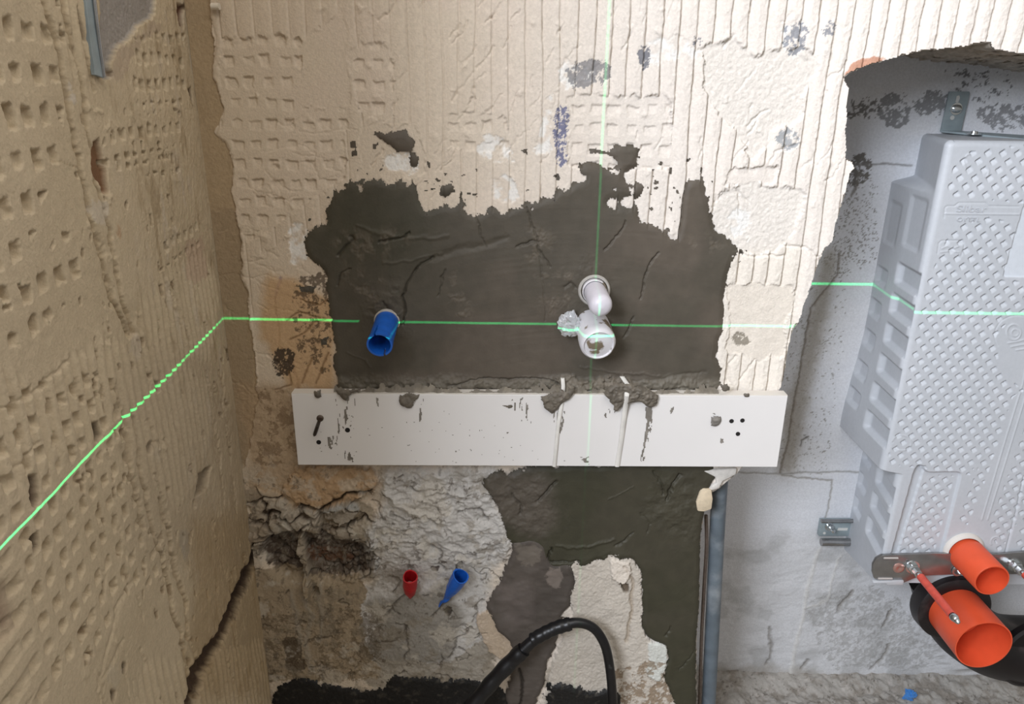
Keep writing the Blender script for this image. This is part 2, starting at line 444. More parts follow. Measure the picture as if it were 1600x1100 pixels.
# orange-tan area to the left of the mortar
k = fb.mask([(415, 425), (450, 430), (520, 470), (525, 610), (455, 612), (430, 560), (405, 520)], 9, 4)
fb.paint(k, (188, 154, 114), .85); fb.h += k*(.0006+.0012*np.abs(fbm(X/.02, Z/.02, 21, 3)))
specks([(425, 540), (462, 545), (460, 585), (432, 585)], (54, 46, 40), -.2, .007, .9, 58)
specks([(455, 435), (515, 420), (512, 600), (470, 560)], (80, 66, 52), .12, .008, .8, 59)
for p in ([(470, 600), (480, 575), (487, 560)], [(492, 598), (503, 575), (512, 552)], [(447, 500), (470, 490), (500, 498)], [(455, 530), (478, 520), (490, 505), (508, 500)],
          [(430, 610), (455, 600), (452, 580)], [(470, 470), (500, 478), (512, 470)]):
    fb.groove(p, 1.5, .0018, (120, 92, 62), k=.6)
# brownish weathered strip left of the board
k = fb.mask([(372, 600), (455, 600), (468, 730), (570, 730), (600, 770), (540, 790), (480, 800), (440, 800), (395, 770), (385, 700)], 9, 5)
fb.paint(k, (168, 144, 114), .8); fb.h += k*(.0015*fbm(X/.012, Z/.012, 22, 4))
specks([(400, 610), (470, 615), (475, 720), (400, 730)], (120, 98, 74), .1, .012, .6, 60)
# chunky broken render below the board, left
rub = fb.mask([(462, 728), (585, 728), (592, 760), (560, 775), (530, 795), (475, 790), (440, 770)], 6, 3)
fb.h += rub*(.008+.006*fbm(X/.02, Z/.02, 23, 4)); fb.paint(rub, (176, 146, 112), .8)
# grey stones showing in the hole
k = fb.mask([(385, 760), (430, 770), (480, 800), (560, 775), (590, 800), (585, 850), (560, 880), (420, 880), (392, 830)], 8, 3)
fb.paint(k, (150, 138, 120), .9)
for i, c in enumerate(([(415, 790), (440, 775), (452, 790), (440, 812), (415, 808)], [(438, 800), (470, 785), (500, 800), (495, 822), (450, 825), (436, 815)], [(505, 800), (520, 785), (560, 780), (565, 795), (545, 815), (525, 812)],
                      [(412, 812), (438, 818), (445, 832), (415, 838), (402, 828)], [(395, 830), (420, 842), (405, 870), (390, 850)], [(505, 812), (540, 818), (560, 828), (545, 845), (515, 838)])):
    k = fb.mask(c, 4, 2); fb.h += k*(.006+.002*i % .005); fb.paint(k, [(158, 150, 138), (150, 142, 130), (160, 160, 156), (140, 128, 110), (120, 104, 84), (110, 104, 96)][i], .9)
for p in ([(418, 805), (425, 795), (440, 798), (452, 815), (470, 832)], [(500, 800), (503, 818), (500, 835), (515, 845)], [(470, 785), (500, 792), (520, 782), (545, 770), (580, 762)], [(405, 838), (440, 836), (455, 842)],
          [(395, 812), (412, 815), (420, 822)]):
    fb.groove(p, 2.4, .007, (48, 38, 30), warp=5, k=.9)
def stones(poly, sc, amp, seed, dark=(60, 48, 38), tones=((160, 152, 138), (134, 122, 104)), mw=6):
    k = fb.mask(poly, mw, 2); bb = k > .01; xx = X[bb]/sc+.35*fbm(X[bb]/.02, Z[bb]/.02, seed); yy = Z[bb]/(sc*.72)+.35*fbm(X[bb]/.02, Z[bb]/.02, seed+1)
    d1, d2, ci = worley(xx, yy, seed); e = sstep(.02, .16, d2-d1)
    tilt = (ci-.5)*1.2*(xx % 1.0-.5)
    hh = np.zeros(k.shape); hh[bb] = amp*(e*(.55+.8*ci+tilt*.6)-.55)+.0012*fbm(X[bb]/.005, Z[bb]/.005, seed+2, 4); fb.h += hh*blur(k, 4)
    t = np.zeros(k.shape); t[bb] = ci; ee = np.zeros(k.shape); ee[bb] = 1-e
    fb.paint(k*t, tones[0], .7); fb.paint(k*(1-t), tones[1], .6); fb.paint(k*sstep(.5, 1, ee), dark, .9)
stones([(385, 758), (430, 765), (462, 790), (500, 800), (540, 785), (590, 800), (588, 850), (560, 856), (500, 838), (440, 838), (392, 862)], .058, .009, 73, (70, 56, 44), ((172, 162, 146), (150, 134, 112)))
stones([(545, 838), (590, 842), (588, 900), (560, 912), (530, 906), (545, 880)], .016, .008, 75, (54, 46, 38), ((130, 122, 110), (96, 86, 74)))
# dark hole down to brick
HOLE = [(398, 850), (430, 835), (460, 828), (500, 836), (545, 842), (575, 850), (582, 880), (560, 900), (520, 905), (440, 905), (418, 880)]
k = fb.mask(HOLE, 9, 3)
fb.h -= blur(inpoly(HOLE, px+9*fbm(X/.03, Z/.03, 171, 2), py+9*fbm(X/.03, Z/.03, 172, 2)), 6)*(.016+.007*fbm(X/.015, Z/.015, 24, 4)); fb.paint(k, (76, 64, 54), .95)
stones(HOLE, .032, .0035, 78, (46, 38, 32), ((104, 92, 80), (74, 62, 52)), 8)
fb.paint(fb.mask([(475, 860), (545, 862), (552, 885), (480, 884)], 4, 2), (98, 70, 52), .8)
specks(HOLE, (118, 110, 100), .15, .008, .8, 61)
k = fb.mask([(465, 835), (474, 830), (478, 862), (484, 900), (484, 932), (478, 930), (474, 890), (466, 860)], 3, 1)
fb.h += k*.018; fb.paint(k, (158, 146, 128), .9)
k = fb.mask([(486, 917), (497, 917), (498, 930), (487, 931)], 2, 1); fb.h -= k*.012; fb.paint(k, (30, 24, 20), .9)
# rough grey concrete in the middle
CONC = [(590, 728), (770, 726), (775, 790), (800, 830), (800, 870), (770, 890), (760, 1060), (555, 1060), (560, 920), (590, 905), (570, 860), (575, 820), (600, 790), (596, 750)]
k = fb.mask(CONC, 9, 4)
fb.paint(k, (188, 186, 183), .92)
rg = 1-np.abs(fbm(X/.045, Z/.032, 25, 4)); up = 1-sstep(850, 910, py)
fb.h += k*up*(.006+.015*(rg-.7)+.0045*fbm(X/.013+fb.wx*.5, Z/.010, 26, 5, .62)) + k*(1-up)*(.0030*fbm(X/.02, Z/.02, 27, 5, .6))
fb.paint(k*up*sstep(.05, .4, fbm(X/.02, Z/.015, 28)), (164, 161, 157), .45)
# cement splash and tan render low down
k = fb.mask([(570, 935), (640, 925), (700, 905), (722, 950), (712, 1000), (700, 1030), (600, 1040), (560, 1010), (600, 985)], 9, 4)
fb.paint(k, (136, 131, 122), .9); fb.h += k*.003
k = fb.mask([(560, 1030), (700, 1032), (760, 1000), (780, 1060), (700, 1066), (580, 1080), (560, 1050)], 8, 3); fb.paint(k, (150, 142, 128), .8)
k = fb.mask([(380, 880), (420, 890), (560, 905), (575, 930), (558, 960), (570, 1000), (600, 1060), (440, 1065), (330, 1090), (330, 900)], 9, 3)
fb.paint(k, (150, 134, 110), .92); fb.h += k*(.0018*fbm(X/.012, Z/.03, 29, 4))
specks([(380, 960), (600, 950), (600, 1060), (400, 1060)], (98, 84, 66), .14, .010, .6, 62)
specks([(560, 955), (600, 950), (590, 1040), (560, 1030)], (98, 88, 74), -.1, .012, .6, 63)
specks([(440, 1000), (475, 1000), (475, 1045), (445, 1045)], (78, 66, 52), -.2, .02, .8, 64)
for p in ([(478, 930), (484, 960), (480, 1000), (483, 1050)], [(455, 930), (462, 960), (470, 1000)], [(500, 915), (503, 960), (500, 1000)]): fb.groove(p, 4, -.0012, (150, 142, 128), warp=6, k=.6)
for p in ([(612, 900), (626, 905), (620, 920)], [(600, 960), (614, 950), (625, 935), (636, 922)], [(680, 960), (690, 945), (700, 935)], [(668, 850), (690, 858), (684, 880), (700, 890)], [(637, 975), (636, 1010), (634, 1030)],
          [(712, 1000), (710, 1010), (700, 1025)], [(640, 760), (665, 775), (700, 768)], [(720, 800), (745, 790), (760, 810)], [(610, 800), (640, 812), (668, 806), (690, 820)]):
    fb.groove(p, 1.7, .0035, (92, 84, 74), warp=6, k=.6)
for c, rgb in (([(672, 885), (687, 882), (686, 892), (674, 892)], (70, 60, 54)), ([(686, 874), (702, 871), (696, 880), (688, 880)], (84, 72, 64)), ([(713, 875), (725, 875), (722, 890), (712, 884)], (120, 120, 112)),
               ([(694, 948), (706, 946), (709, 956), (702, 964), (695, 958)], (58, 52, 46)), ([(757, 951), (766, 951), (764, 958)], (58, 52, 46))):
    k = fb.mask(c, 2, 1); fb.h -= k*.002; fb.paint(k, rgb, .9)
# general grime and pitting of the lower wall
lowz = sstep(690, 760, py)*(1-niche)
fb.h += lowz*(.0011*fbm(X/.011, Z/.011, 161, 5, .68) + .0005*fbm(X/.0035, Z/.0035, 162, 3))
g_ = fbm(X/.05, Z/.05, 163, 6, .68)
fb.paint(lowz*sstep(.12, .30, g_), (128, 118, 102), .55); fb.paint(lowz*sstep(-.14, -.34, g_), (186, 178, 164), .5)
fb.paint(lowz*sstep(.30, .42, fbm(X/.012, Z/.014, 164, 5, .7)), (84, 74, 62), .6)
for i in range(46):
    r = random.Random(i+5200); x0 = r.uniform(400, 800); y0 = r.uniform(740, 1060); pts = [(x0, y0)]
    for q in range(r.randint(1, 4)): pts.append((pts[-1][0]+r.uniform(-16, 16), pts[-1][1]+r.uniform(-2, 12)))
    fb.groove(pts, r.uniform(.8, 1.6), r.uniform(.0018, .0045), (88, 78, 66), warp=7, k=.6)
# light sandy render patch right of centre, low
TAN = [(885, 878), (905, 872), (935, 872), (955, 858), (985, 870), (1000, 885), (1003, 905), (1000, 940), (1005, 990), (1022, 1003), (1040, 1005), (1045, 1020), (1040, 1060), (1055, 1100), (1065, 1200), (820, 1200), (850, 1080), (870, 1020), (880, 985), (893, 960), (888, 930), (895, 900)]
k = fb.mask(TAN, 7, 2)
fb.paint(k, (190, 182, 171), .92); fb.h += k*(.005+.0018*fbm(X/.02, Z/.03, 31, 4)+.0007*fbm(X/.003, Z/.003, 32, 3))
fb.groove([(975, 880), (988, 910), (985, 950), (978, 1000)], 2.5, .004, (172, 160, 145), warp=4)
k = fb.mask([(952, 868), (980, 872), (985, 890), (972, 912), (956, 900)], 4, 2); fb.paint(k, (222, 212, 200), .8); fb.h += k*.005
k = fb.mask([(966, 905), (980, 910), (984, 925), (976, 924)], 2, 1); fb.h -= k*.008; fb.paint(k, (110, 98, 84))
k = fb.mask([(1012, 1000), (1040, 1003), (1042, 1030), (1035, 1060), (1012, 1055)], 4, 2); fb.paint(k, (204, 206, 200), .9); fb.h += k*.003
specks([(960, 1040), (1050, 1030), (1060, 1150), (960, 1150)], (120, 96, 66), .05, .012, .7, 65)
k = fb.mask([(740, 960), (760, 950), (800, 970), (815, 1010), (790, 1030), (755, 1010)], 7, 2); fb.paint(k, (186, 166, 142), .8); fb.h += k*.005
# right-hand strip of white plaster beside the mortar
k = fb.mask([(1120, 400), (1255, 380), (1230, 620), (1120, 620)], 4, 6); fb.paint(k, (222, 214, 202), .7)
specks([(1140, 520), (1165, 520), (1165, 545), (1145, 540)], (120, 112, 98), -.2, .006, .8, 66)
for p in ([(1200, 255), (1210, 235), (1240, 228)], [(1222, 400), (1180, 400), (1155, 395)], [(1170, 195), (1180, 185), (1200, 172)], [(1155, 590), (1170, 575), (1180, 560)], [(1140, 600), (1138, 570), (1150, 560)],
          [(1170, 320), (1153, 300), (1156, 340)], [(1225, 385), (1262, 390), (1280, 404)]):
    fb.groove(p, 1.8, .0028, warp=5)
fb.paint(fb.mask([(1316, 120), (1326, 98), (1345, 90), (1372, 88), (1385, 94), (1350, 108)], 4, 1), (190, 138, 112), .9)
# scattered drags and scratches through the ridges
for i in range(70):
    r = random.Random(i+400); x0 = r.uniform(560, 1300); y0 = r.uniform(-10, 330); L = r.uniform(12, 40); a_ = r.choice([1, 1, 1, .3])
    fb.groove([(x0, y0), (x0+L*.5*a_, y0-L*.5), (x0+L*.8*a_, y0-L)], r.uniform(1.0, 2.0), r.uniform(.0010, .0022), warp=7)
for i in range(60):
    r = random.Random(i+900); x0 = r.uniform(400, 1310); y0 = r.uniform(-10, 400)
    fb.groove([(x0, y0), (x0+r.uniform(-5, 8), y0+r.uniform(0, 8))], r.uniform(1.5, 5), -r.uniform(.0006, .0022), warp=7)
fb.h = np.where(niche, 0, fb.h)
# hide the joint with the left wall: the corner is slightly raked out
fb.h += .0015*fbm(X/.05, Z/.05, 33)*sstep(XC+.03, XC, X)
tag(fb.build('wall_back', M_wall), kind='structure')

# ------------------------------------------------------------------ fresh mortar
def mortar(name, polys, holes, label, extra=None, thick=.0042, base=(78, 72, 62), warp=7, edge_r=5, cracks=(), cat='mortar patch', lumps=None, seed=70, M=M_mortar, rgb2=(90, 81, 71), w2=None, ragged=.60, relk=.20):
    allp = np.array(sum(polys, [])); mg = 15
    bb = (px > allp[:, 0].min()-mg) & (px < allp[:, 0].max()+mg) & (py > allp[:, 1].min()-mg) & (py < allp[:, 1].max()+mg)
    ii = np.where(bb.any(1))[0]; jj = np.where(bb.any(0))[0]
    sl = (slice(ii[0], ii[-1]+1), slice(jj[0], jj[-1]+1))
    f = Field.__new__(Field)
    f.P0, f.A, f.B, f.N = fb.P0, fb.A, fb.B, fb.N
    f.a, f.b, f.px, f.py, f.P = X[sl], Z[sl], px[sl], py[sl], fb.P[sl]
    f.wx = fb.wx[sl] + .35*fbm(f.a/.006, f.b/.006, seed+8, 3, .7) ; f.wy = fb.wy[sl] + .35*fbm(f.a/.006, f.b/.006, seed+9, 3, .7)
    f.h = np.zeros(f.a.shape); f.col = np.zeros(f.a.shape+(3,))
    mk = np.zeros(f.a.shape, bool)
    for p in polys: mk |= f.mask(p, warp) > .5
    for p in holes: mk &= ~(f.mask(p, warp) > .5)
    f.fn = fb.fn[sl]
    bh0 = fb.h[sl]; rel = np.clip((bh0-blur(bh0, 9))/.0015, -1, 1)
    mb = blur(mk, 3)
    raw = np.zeros(mk.shape, bool)
    for p in polys[1:]: raw |= inpoly(p, f.px + f.wx*4, f.py + f.wy*4)
    b8 = blur(mk, 8); zone = (b8 > .03) & (b8 < .96); fine = fbm(f.a/.0045, f.b/.0045, seed+12, 4, .75)
    mk = ((mb*.6+.4*blur(mk, 7) + zone*(ragged*.8*f.fn + ragged*.55*fine - relk*rel)) > .5) | raw
    mk &= ~(f.mask([(430, 611), (1240, 611), (1225, 640), (430, 640)], 0) > .5)
    if w2 is not None: mk &= w2(f)
    mk &= ~niche[sl]
    base_h = fb.h[sl]
    s_ = np.clip((blur(mk, edge_r)-.5)*2.2, 0, 1)**.6
    sm = blur(base_h, 10)
    surf = np.maximum(sm, -.001) + thick + .0010*fbm(f.a/.07, f.b/.05, seed, 3)
    # long arcs of the trowel
    ar = np.hypot(f.a-.1, (f.b-.6)*1.3)
    surf += .00018*fbm(ar/.006, np.arctan2(f.b-.6, f.a-.1)*3, seed+1, 3)
    f.h = surf
    f.col[:] = lin(base)
    f.paint(sstep(-.15, .35, fbm(f.a/.13, f.b/.09, seed+2, 3)), rgb2, .8)
    if lumps: lumps(f)
    for c in cracks: f.groove(c[0], c[1], c[2], c[3] if len(c) > 3 else None, warp=4)
    f.h = np.maximum(base_h+.0005, base_h*(1-s_)+f.h*s_)
    o = f.build(name, M, keep=mk)
    if label: tag(o, label, cat)
    return o, f

UP = [[(478, 372), (482, 358), (508, 350), (503, 330), (520, 318), (524, 302), (535, 296), (540, 282), (560, 280), (585, 273), (600, 281), (640, 278), (655, 300), (660, 332), (672, 322), (690, 306), (706, 290), (722, 282), (725, 330), (742, 338), (760, 322),
       (790, 328), (812, 316), (850, 306), (880, 292), (905, 280), (925, 270), (930, 258), (965, 262), (985, 282), (1010, 290), (1015, 300), (992, 318), (1000, 334), (1030, 340), (1045, 358), (1055, 376), (1062, 352), (1060, 310), (1072, 288), (1090, 278), (1102, 292), (1112, 292), (1115, 330), (1110, 352),
       (1125, 368), (1150, 382), (1168, 392), (1150, 402), (1138, 440), (1128, 470), (1130, 510), (1118, 560), (1130, 572), (1132, 600), (1116, 612), (1110, 625), (540, 625), (527, 612), (522, 560), (516, 500), (510, 440), (508, 425), (490, 412), (478, 400)]]
UP += [[(618, 202), (630, 200), (652, 222), (640, 238), (618, 238), (600, 220), (582, 212), (584, 204), (602, 208)], [(634, 245), (655, 240), (650, 258), (638, 256)], [(545, 222), (555, 220), (557, 230), (547, 232)], [(548, 236), (559, 236), (557, 246), (548, 246)],
       [(580, 226), (588, 224), (586, 236), (579, 236)], [(665, 250), (674, 252), (672, 262), (666, 262)], [(916, 232), (940, 235), (955, 240), (965, 226), (1000, 232), (992, 246), (996, 262), (978, 258), (955, 245), (930, 240)],
       [(905, 258), (925, 252), (940, 256), (935, 266), (950, 272), (940, 278), (908, 270)], [(812, 230), (828, 230), (822, 242)], [(1090, 258), (1097, 262), (1092, 276)], [(692, 266), (700, 270), (696, 276)], [(742, 265), (748, 265), (746, 272)],
       [(690, 290), (706, 284), (712, 296), (696, 312), (684, 306)], [(1108, 280), (1114, 278), (1116, 288)], [(465, 447), (494, 445), (490, 458), (468, 456)], [(498, 530), (512, 525), (510, 540), (500, 538)], [(486, 612), (500, 604), (498, 614)]]
HU = [[(558, 284), (572, 286), (566, 300), (560, 296)], [(540, 312), (549, 312), (545, 322)], [(660, 316), (690, 300), (702, 298), (706, 312), (684, 320), (664, 334)], [(1000, 298), (1008, 300), (1003, 306)], [(812, 286), (830, 284), (845, 292), (825, 300), (812, 300)],
      [(985, 312), (1012, 300), (1020, 318), (1000, 330)]]
_edge = [(482, 360), (508, 346), (522, 316), (545, 280), (585, 270), (640, 274), (664, 318), (690, 300), (722, 278), (730, 330), (760, 318), (812, 312), (850, 302), (905, 276), (930, 254), (985, 276), (1020, 292), (1000, 325), (1045, 350), (1060, 340), (1062, 305), (1078, 280), (1112, 288), (1118, 340)]
_r = random.Random(77)
for _i in range(75):
    _k = _r.randrange(len(_edge)-1); _t = _r.random(); _a = _edge[_k]; _b = _edge[_k+1]
    _x = _a[0]+(_b[0]-_a[0])*_t+_r.gauss(0, 9); _y = _a[1]+(_b[1]-_a[1])*_t+_r.gauss(-8, 13); _w = _r.uniform(1.5, 6); _h = _r.uniform(1.2, 4)
    UP.append([(_x-_w, _y), (_x-_w*.3, _y-_h), (_x+_w, _y-_h*_r.uniform(.2, 1)), (_x+_w*.7, _y+_h*.6), (_x-_w*.2, _y+_h)])
HU += [[(938, 316), (990, 308), (1015, 312), (1010, 322), (960, 324)], [(995, 332), (1040, 330), (1052, 344), (1030, 350), (1005, 342)], [(665, 300), (700, 292), (720, 300), (712, 318), (680, 326)], [(1010, 296), (1050, 292), (1058, 330), (1048, 352), (1034, 330)], [(786, 300), (835, 294), (850, 300), (800, 316)], [(1030, 350), (1048, 348), (1056, 372), (1050, 374)]]
def lump_up(f):
    k = sstep(582, 600, f.py + 5*f.wy)
    f.h += k*(.004+.005*fbm(f.a/.012, f.b/.012, 81, 4, .6))
    f.paint(k, (112, 106, 94), .7)
    for c in ([(860, 600), (880, 585), (900, 592), (930, 588), (985, 585), (1000, 605), (985, 625), (900, 625)],):
        m_ = f.mask(c, 6, 3); f.h += m_*(.004+.006*fbm(f.a/.009, f.b/.009, 82, 4)); f.paint(m_, (122, 113, 100), .7)
    m_ = f.mask([(490, 275), (680, 275), (680, 420), (470, 420)], 20, 25); f.paint(m_, (62, 60, 47), .8)
    m_ = f.mask([(900, 400), (935, 400), (960, 450), (920, 520), (890, 500)], 8, 8)
    f.h += .0012*m_*fbm(f.a/.006, f.b/.006, 83, 3)
    for c in ([(700, 430), (730, 420), (735, 500), (705, 520)], [(840, 420), (905, 425), (900, 470), (845, 500)], [(545, 425), (600, 430), (590, 480), (550, 480)], [(815, 350), (860, 370), (850, 420), (820, 400)], [(1080, 375), (1125, 370), (1130, 395), (1085, 400)], [(525, 360), (640, 365), (630, 400), (530, 410)]):
        q_ = f.mask(c, 12, 6)*sstep(-.05, .25, fbm(f.a/.012, f.b/.012, 88, 4)); f.h += q_*.0022*fbm(f.a/.005, f.b/.005, 89, 4, .7); f.paint(q_, (104, 95, 83), .5)
    m_ = f.mask([(590, 455), (625, 440), (632, 520), (570, 500)], 8, 5); f.h += m_*(.002+.0025*fbm(f.a/.01, f.b/.01, 84, 4))
CR_UP = [([(630, 505), (632, 480), (628, 460), (640, 435), (655, 415), (676, 403)], 1.4, .0055), ([(625, 505), (612, 488), (600, 470)], 2, .003), ([(676, 403), (710, 392), (745, 382), (790, 372)], 5, .0018), ([(744, 338), (750, 360), (762, 383)], 1.0, .0025), ([(595, 378), (615, 375), (632, 370), (638, 362)], 1.6, .005),
         ([(530, 400), (542, 385), (552, 378), (548, 370)], 2, .0045), ([(530, 445), (537, 425), (550, 420)], 1, .003), ([(694, 420), (690, 445), (685, 462)], 1, .003), ([(822, 322), (832, 355), (842, 385), (858, 415)], 1.2, .003), ([(808, 385), (828, 376), (842, 378)], 1.6, .004),
         ([(842, 388), (848, 440), (852, 500)], 1.0, .0015), ([(978, 345), (962, 368), (946, 388)], 1.1, .0035), ([(1028, 393), (1015, 415), (1006, 440), (1000, 462)], 1.3, .0035), ([(988, 492), (980, 512), (973, 526)], 1.2, .003), ([(882, 448), (895, 440), (900, 445)], 1.6, .003),
         ([(545, 548), (570, 560), (580, 575)], 1.6, -.001), ([(700, 600), (760, 590), (800, 588), (850, 592), (880, 600)], 1.6, .004), ([(1000, 610), (1050, 605), (1100, 602)], 1.6, .004), ([(900, 596), (980, 592), (1040, 590), (1100, 578)], 2.2, .0014), ([(906, 570), (960, 580), (1030, 584)], 1.4, -.0010),
         ([(560, 350), (620, 372), (700, 368)], 3, -.0012), ([(600, 410), (640, 408), (690, 395)], 2, -.001), ([(585, 492), (615, 494), (628, 482)], 1.6, -.0014), ([(575, 480), (600, 478)], 1.4, -.001), ([(955, 315), (962, 327)], 1, .003)]
mo, mf = mortar('mortar_patch', UP, HU, 'large patch of fresh dark mortar trowelled above the white board', cracks=CR_UP, lumps=lump_up)

LO = [[(752, 738), (765, 736), (785, 740), (830, 725), (1090, 722), (1120, 735), (1112, 760), (1098, 770), (1106, 800), (1106, 880), (1104, 940), (1100, 1000), (1100, 1060), (1098, 1200), (1060, 1200), (1050, 1085), (1035, 1040), (1044, 1020), (1030, 1002), (1005, 990), (1000, 940), (1003, 905), (1002, 890),
       (985, 870), (958, 862), (935, 876), (905, 882), (860, 890), (862, 885), (840, 860), (815, 858), (790, 838), (784, 816), (776, 800), (766, 775), (756, 765)]]
def lump_lo(f):
    m_ = f.mask([(750, 735), (860, 735), (870, 790), (850, 840), (760, 800)], 9, 8)
    f.h += m_*(.001+.003*fbm(f.a/.012, f.b/.012, 85, 4)); f.paint(m_, (92, 84, 76), .7)
    m_ = f.mask([(1020, 740), (1085, 740), (1090, 860), (1000, 800)], 9, 8)
    f.h += m_*.003*fbm(f.a/.014, f.b/.014, 86, 4)
CR_LO = [([(862, 853), (857, 872)], 1.6, .006), ([(862, 872), (890, 876), (905, 874)], 1.8, .005), ([(870, 850), (920, 850), (960, 838)], 2, -.002), ([(958, 850), (975, 840), (990, 828)], 1.4, .003), ([(800, 770), (815, 790), (812, 800)], 1.5, .004), ([(840, 780), (855, 765), (868, 750)], 2, .005),
         ([(1040, 778), (1048, 755), (1060, 740)], 2, .005), ([(1022, 735), (1032, 755), (1035, 770)], 1.6, .003), ([(950, 780), (970, 768), (988, 757)], 1.0, -.0012), ([(1040, 990), (1045, 975)], 1.2, .003), ([(1060, 1040), (1090, 1010)], 1, .002), ([(1000, 800), (1015, 815), (1010, 830)], 1.5, .002)]
mortar('mortar_patch', LO, [], 'olive dark mortar column running down below the board beside the grey pipe', cracks=CR_LO, lumps=lump_lo, base=(58, 56, 42), rgb2=(64, 60, 48), seed=90, thick=.006)
PV = [[(800, 840), (845, 838), (860, 858), (862, 874), (895, 880), (898, 910), (890, 930), (880, 958), (868, 1000), (852, 1050), (835, 1100), (830, 1180), (800, 1180), (790, 1090), (800, 1000), (772, 975), (760, 950), (772, 930), (790, 890), (800, 870)]]
def lump_pv(f):
    f.h += .0020*fbm(f.a/.03, f.b/.02, 87, 3)
    m_ = f.mask([(850, 880), (880, 885), (875, 915), (858, 912)], 5, 3); f.paint(m_, (128, 118, 110), .7)
    m_ = f.mask([(800, 845), (845, 850), (845, 875), (812, 880)], 5, 3); f.paint(m_, (120, 112, 102), .5)
    m_ = f.mask([(775, 905), (830, 895), (835, 970), (790, 980)], 8, 6); f.paint(m_, (106, 97, 92), .6)
mortar('mortar_patch', PV, [], 'damp purple-grey mortar smear between the blue plug and sandy patch', lumps=lump_pv, base=(84, 77, 71), rgb2=(72, 66, 61), seed=110, thick=.008, cracks=[([(812, 1040), (818, 1070), (812, 1095)], 2, .004, (50, 44, 38))])

BIT = [[(432, 1070), (450, 1062), (470, 1058), (510, 1062), (530, 1072), (560, 1078), (600, 1075), (603, 1060), (620, 1050), (650, 1056), (690, 1062), (740, 1060), (775, 1070), (800, 1090), (805, 1250), (400, 1250), (425, 1150)]]
mortar('bitumen_coating', BIT, [], 'strip of rough black bitumen coating on the wall, left of the black hose', base=(20, 19, 18), rgb2=(34, 32, 30), seed=130, thick=.004, cat='bitumen coating', M=M_bitumen)
BIT2 = [[(852, 1062), (868, 1060), (885, 1068), (905, 1072), (935, 1078), (960, 1074), (975, 1082), (970, 1110), (980, 1250), (830, 1250), (848, 1110)]]
mortar('bitumen_coating', BIT2, [], 'black bitumen patch on the wall below the arch of the black hose', base=(20, 19, 18), rgb2=(34, 32, 30), seed=140, thick=.007, cat='bitumen coating', M=M_bitumen)

# ------------------------------------------------------------------ wall_left
LD = np.array([.081, -1.0, 0]); LD /= np.linalg.norm(LD)
NL = np.array([1.0, .081, 0]); NL /= np.linalg.norm(NL)
fl = Field((XC, 0, 0), LD, (0, 0, 1), NL, axis(-.045, -.045, 0.56, 0.72, .00125), axis(0.0, 0.20, 1.40, 1.90, .0013))
U, W, lx, ly = fl.a, fl.b, fl.px, fl.py
fl.col[:] = lin((195, 178, 150))
fl.paint(sstep(-.3, .4, fbm(U/.1, W/.1, 201)), (184, 167, 139), .6)
fl.paint(1-sstep(-60, 210, lx), (200, 183, 157), .6)
fl.h += .0030*fbm(U/.16, W/.16, 202, 2) + .0004*fbm(U/.008, W/.008, 203)
cupL = cups(U, W, .0235, .0262, .0080, 210, .44, .44, .22)
CL = [[(-200, -100), (60, -60), (100, 20), (100, 150), (95, 255), (60, 330), (40, 420), (20, 470), (-200, 480)],
      [(95, 370), (130, 350), (135, 420), (110, 470), (60, 520), (0, 560), (-200, 600), (-200, 500), (20, 480)],
      [(0, 640), (40, 600), (180, 580), (200, 700), (240, 860), (215, 900), (190, 940), (170, 990), (120, 1040), (60, 1120), (-300, 1300), (-300, 700)],
      [(215, 180), (280, 170), (285, 225), (155, 260), (160, 225)], [(180, 262), (285, 240), (285, 262), (185, 285)], [(205, 60), (290, 40), (290, 160), (215, 165)],
      [(255, 380), (312, 340), (316, 380), (250, 425)], [(170, 850), (280, 820), (270, 900), (200, 920)]]
cupB = cups(U, W, .0290, .0330, .0080, 212, .42, .42, .22)
kc = np.zeros(lx.shape); kb = np.zeros(lx.shape)
for c in CL[:2]: kb = np.maximum(kb, fl.mask(c, 5, 2))
for c in CL[2:]: kc = np.maximum(kc, fl.mask(c, 5, 2))
fl.h += cupL*kc*(1-kb) + cupB*kb
# thumb sized ridges pulled through the adhesive
fr = (U/.0165 + .25*fbm(U/.05, W/.08, 220, 2)) % 1.0
rd = sstep(0, .4, fr)*(1-sstep(.6, 1, fr))
k = np.zeros(lx.shape)
for c in ([(205, 520), (230, 470), (260, 430), (315, 395), (335, 420), (345, 470), (330, 560), (290, 560), (230, 540)], [(-20, 560), (60, 610), (110, 560), (190, 530), (215, 560), (190, 640), (150, 690), (60, 740), (-20, 780)],
          [(170, 560), (260, 540), (330, 610), (330, 700), (280, 800), (200, 700)], [(230, 1040), (330, 1020), (420, 1000), (430, 1150), (200, 1150)], [(100, -40), (140, -40), (150, 120), (115, 120)]):
    k = np.maximum(k, fl.mask(c, 7, 4))
fl.h += k*(rd-.5)*.0036
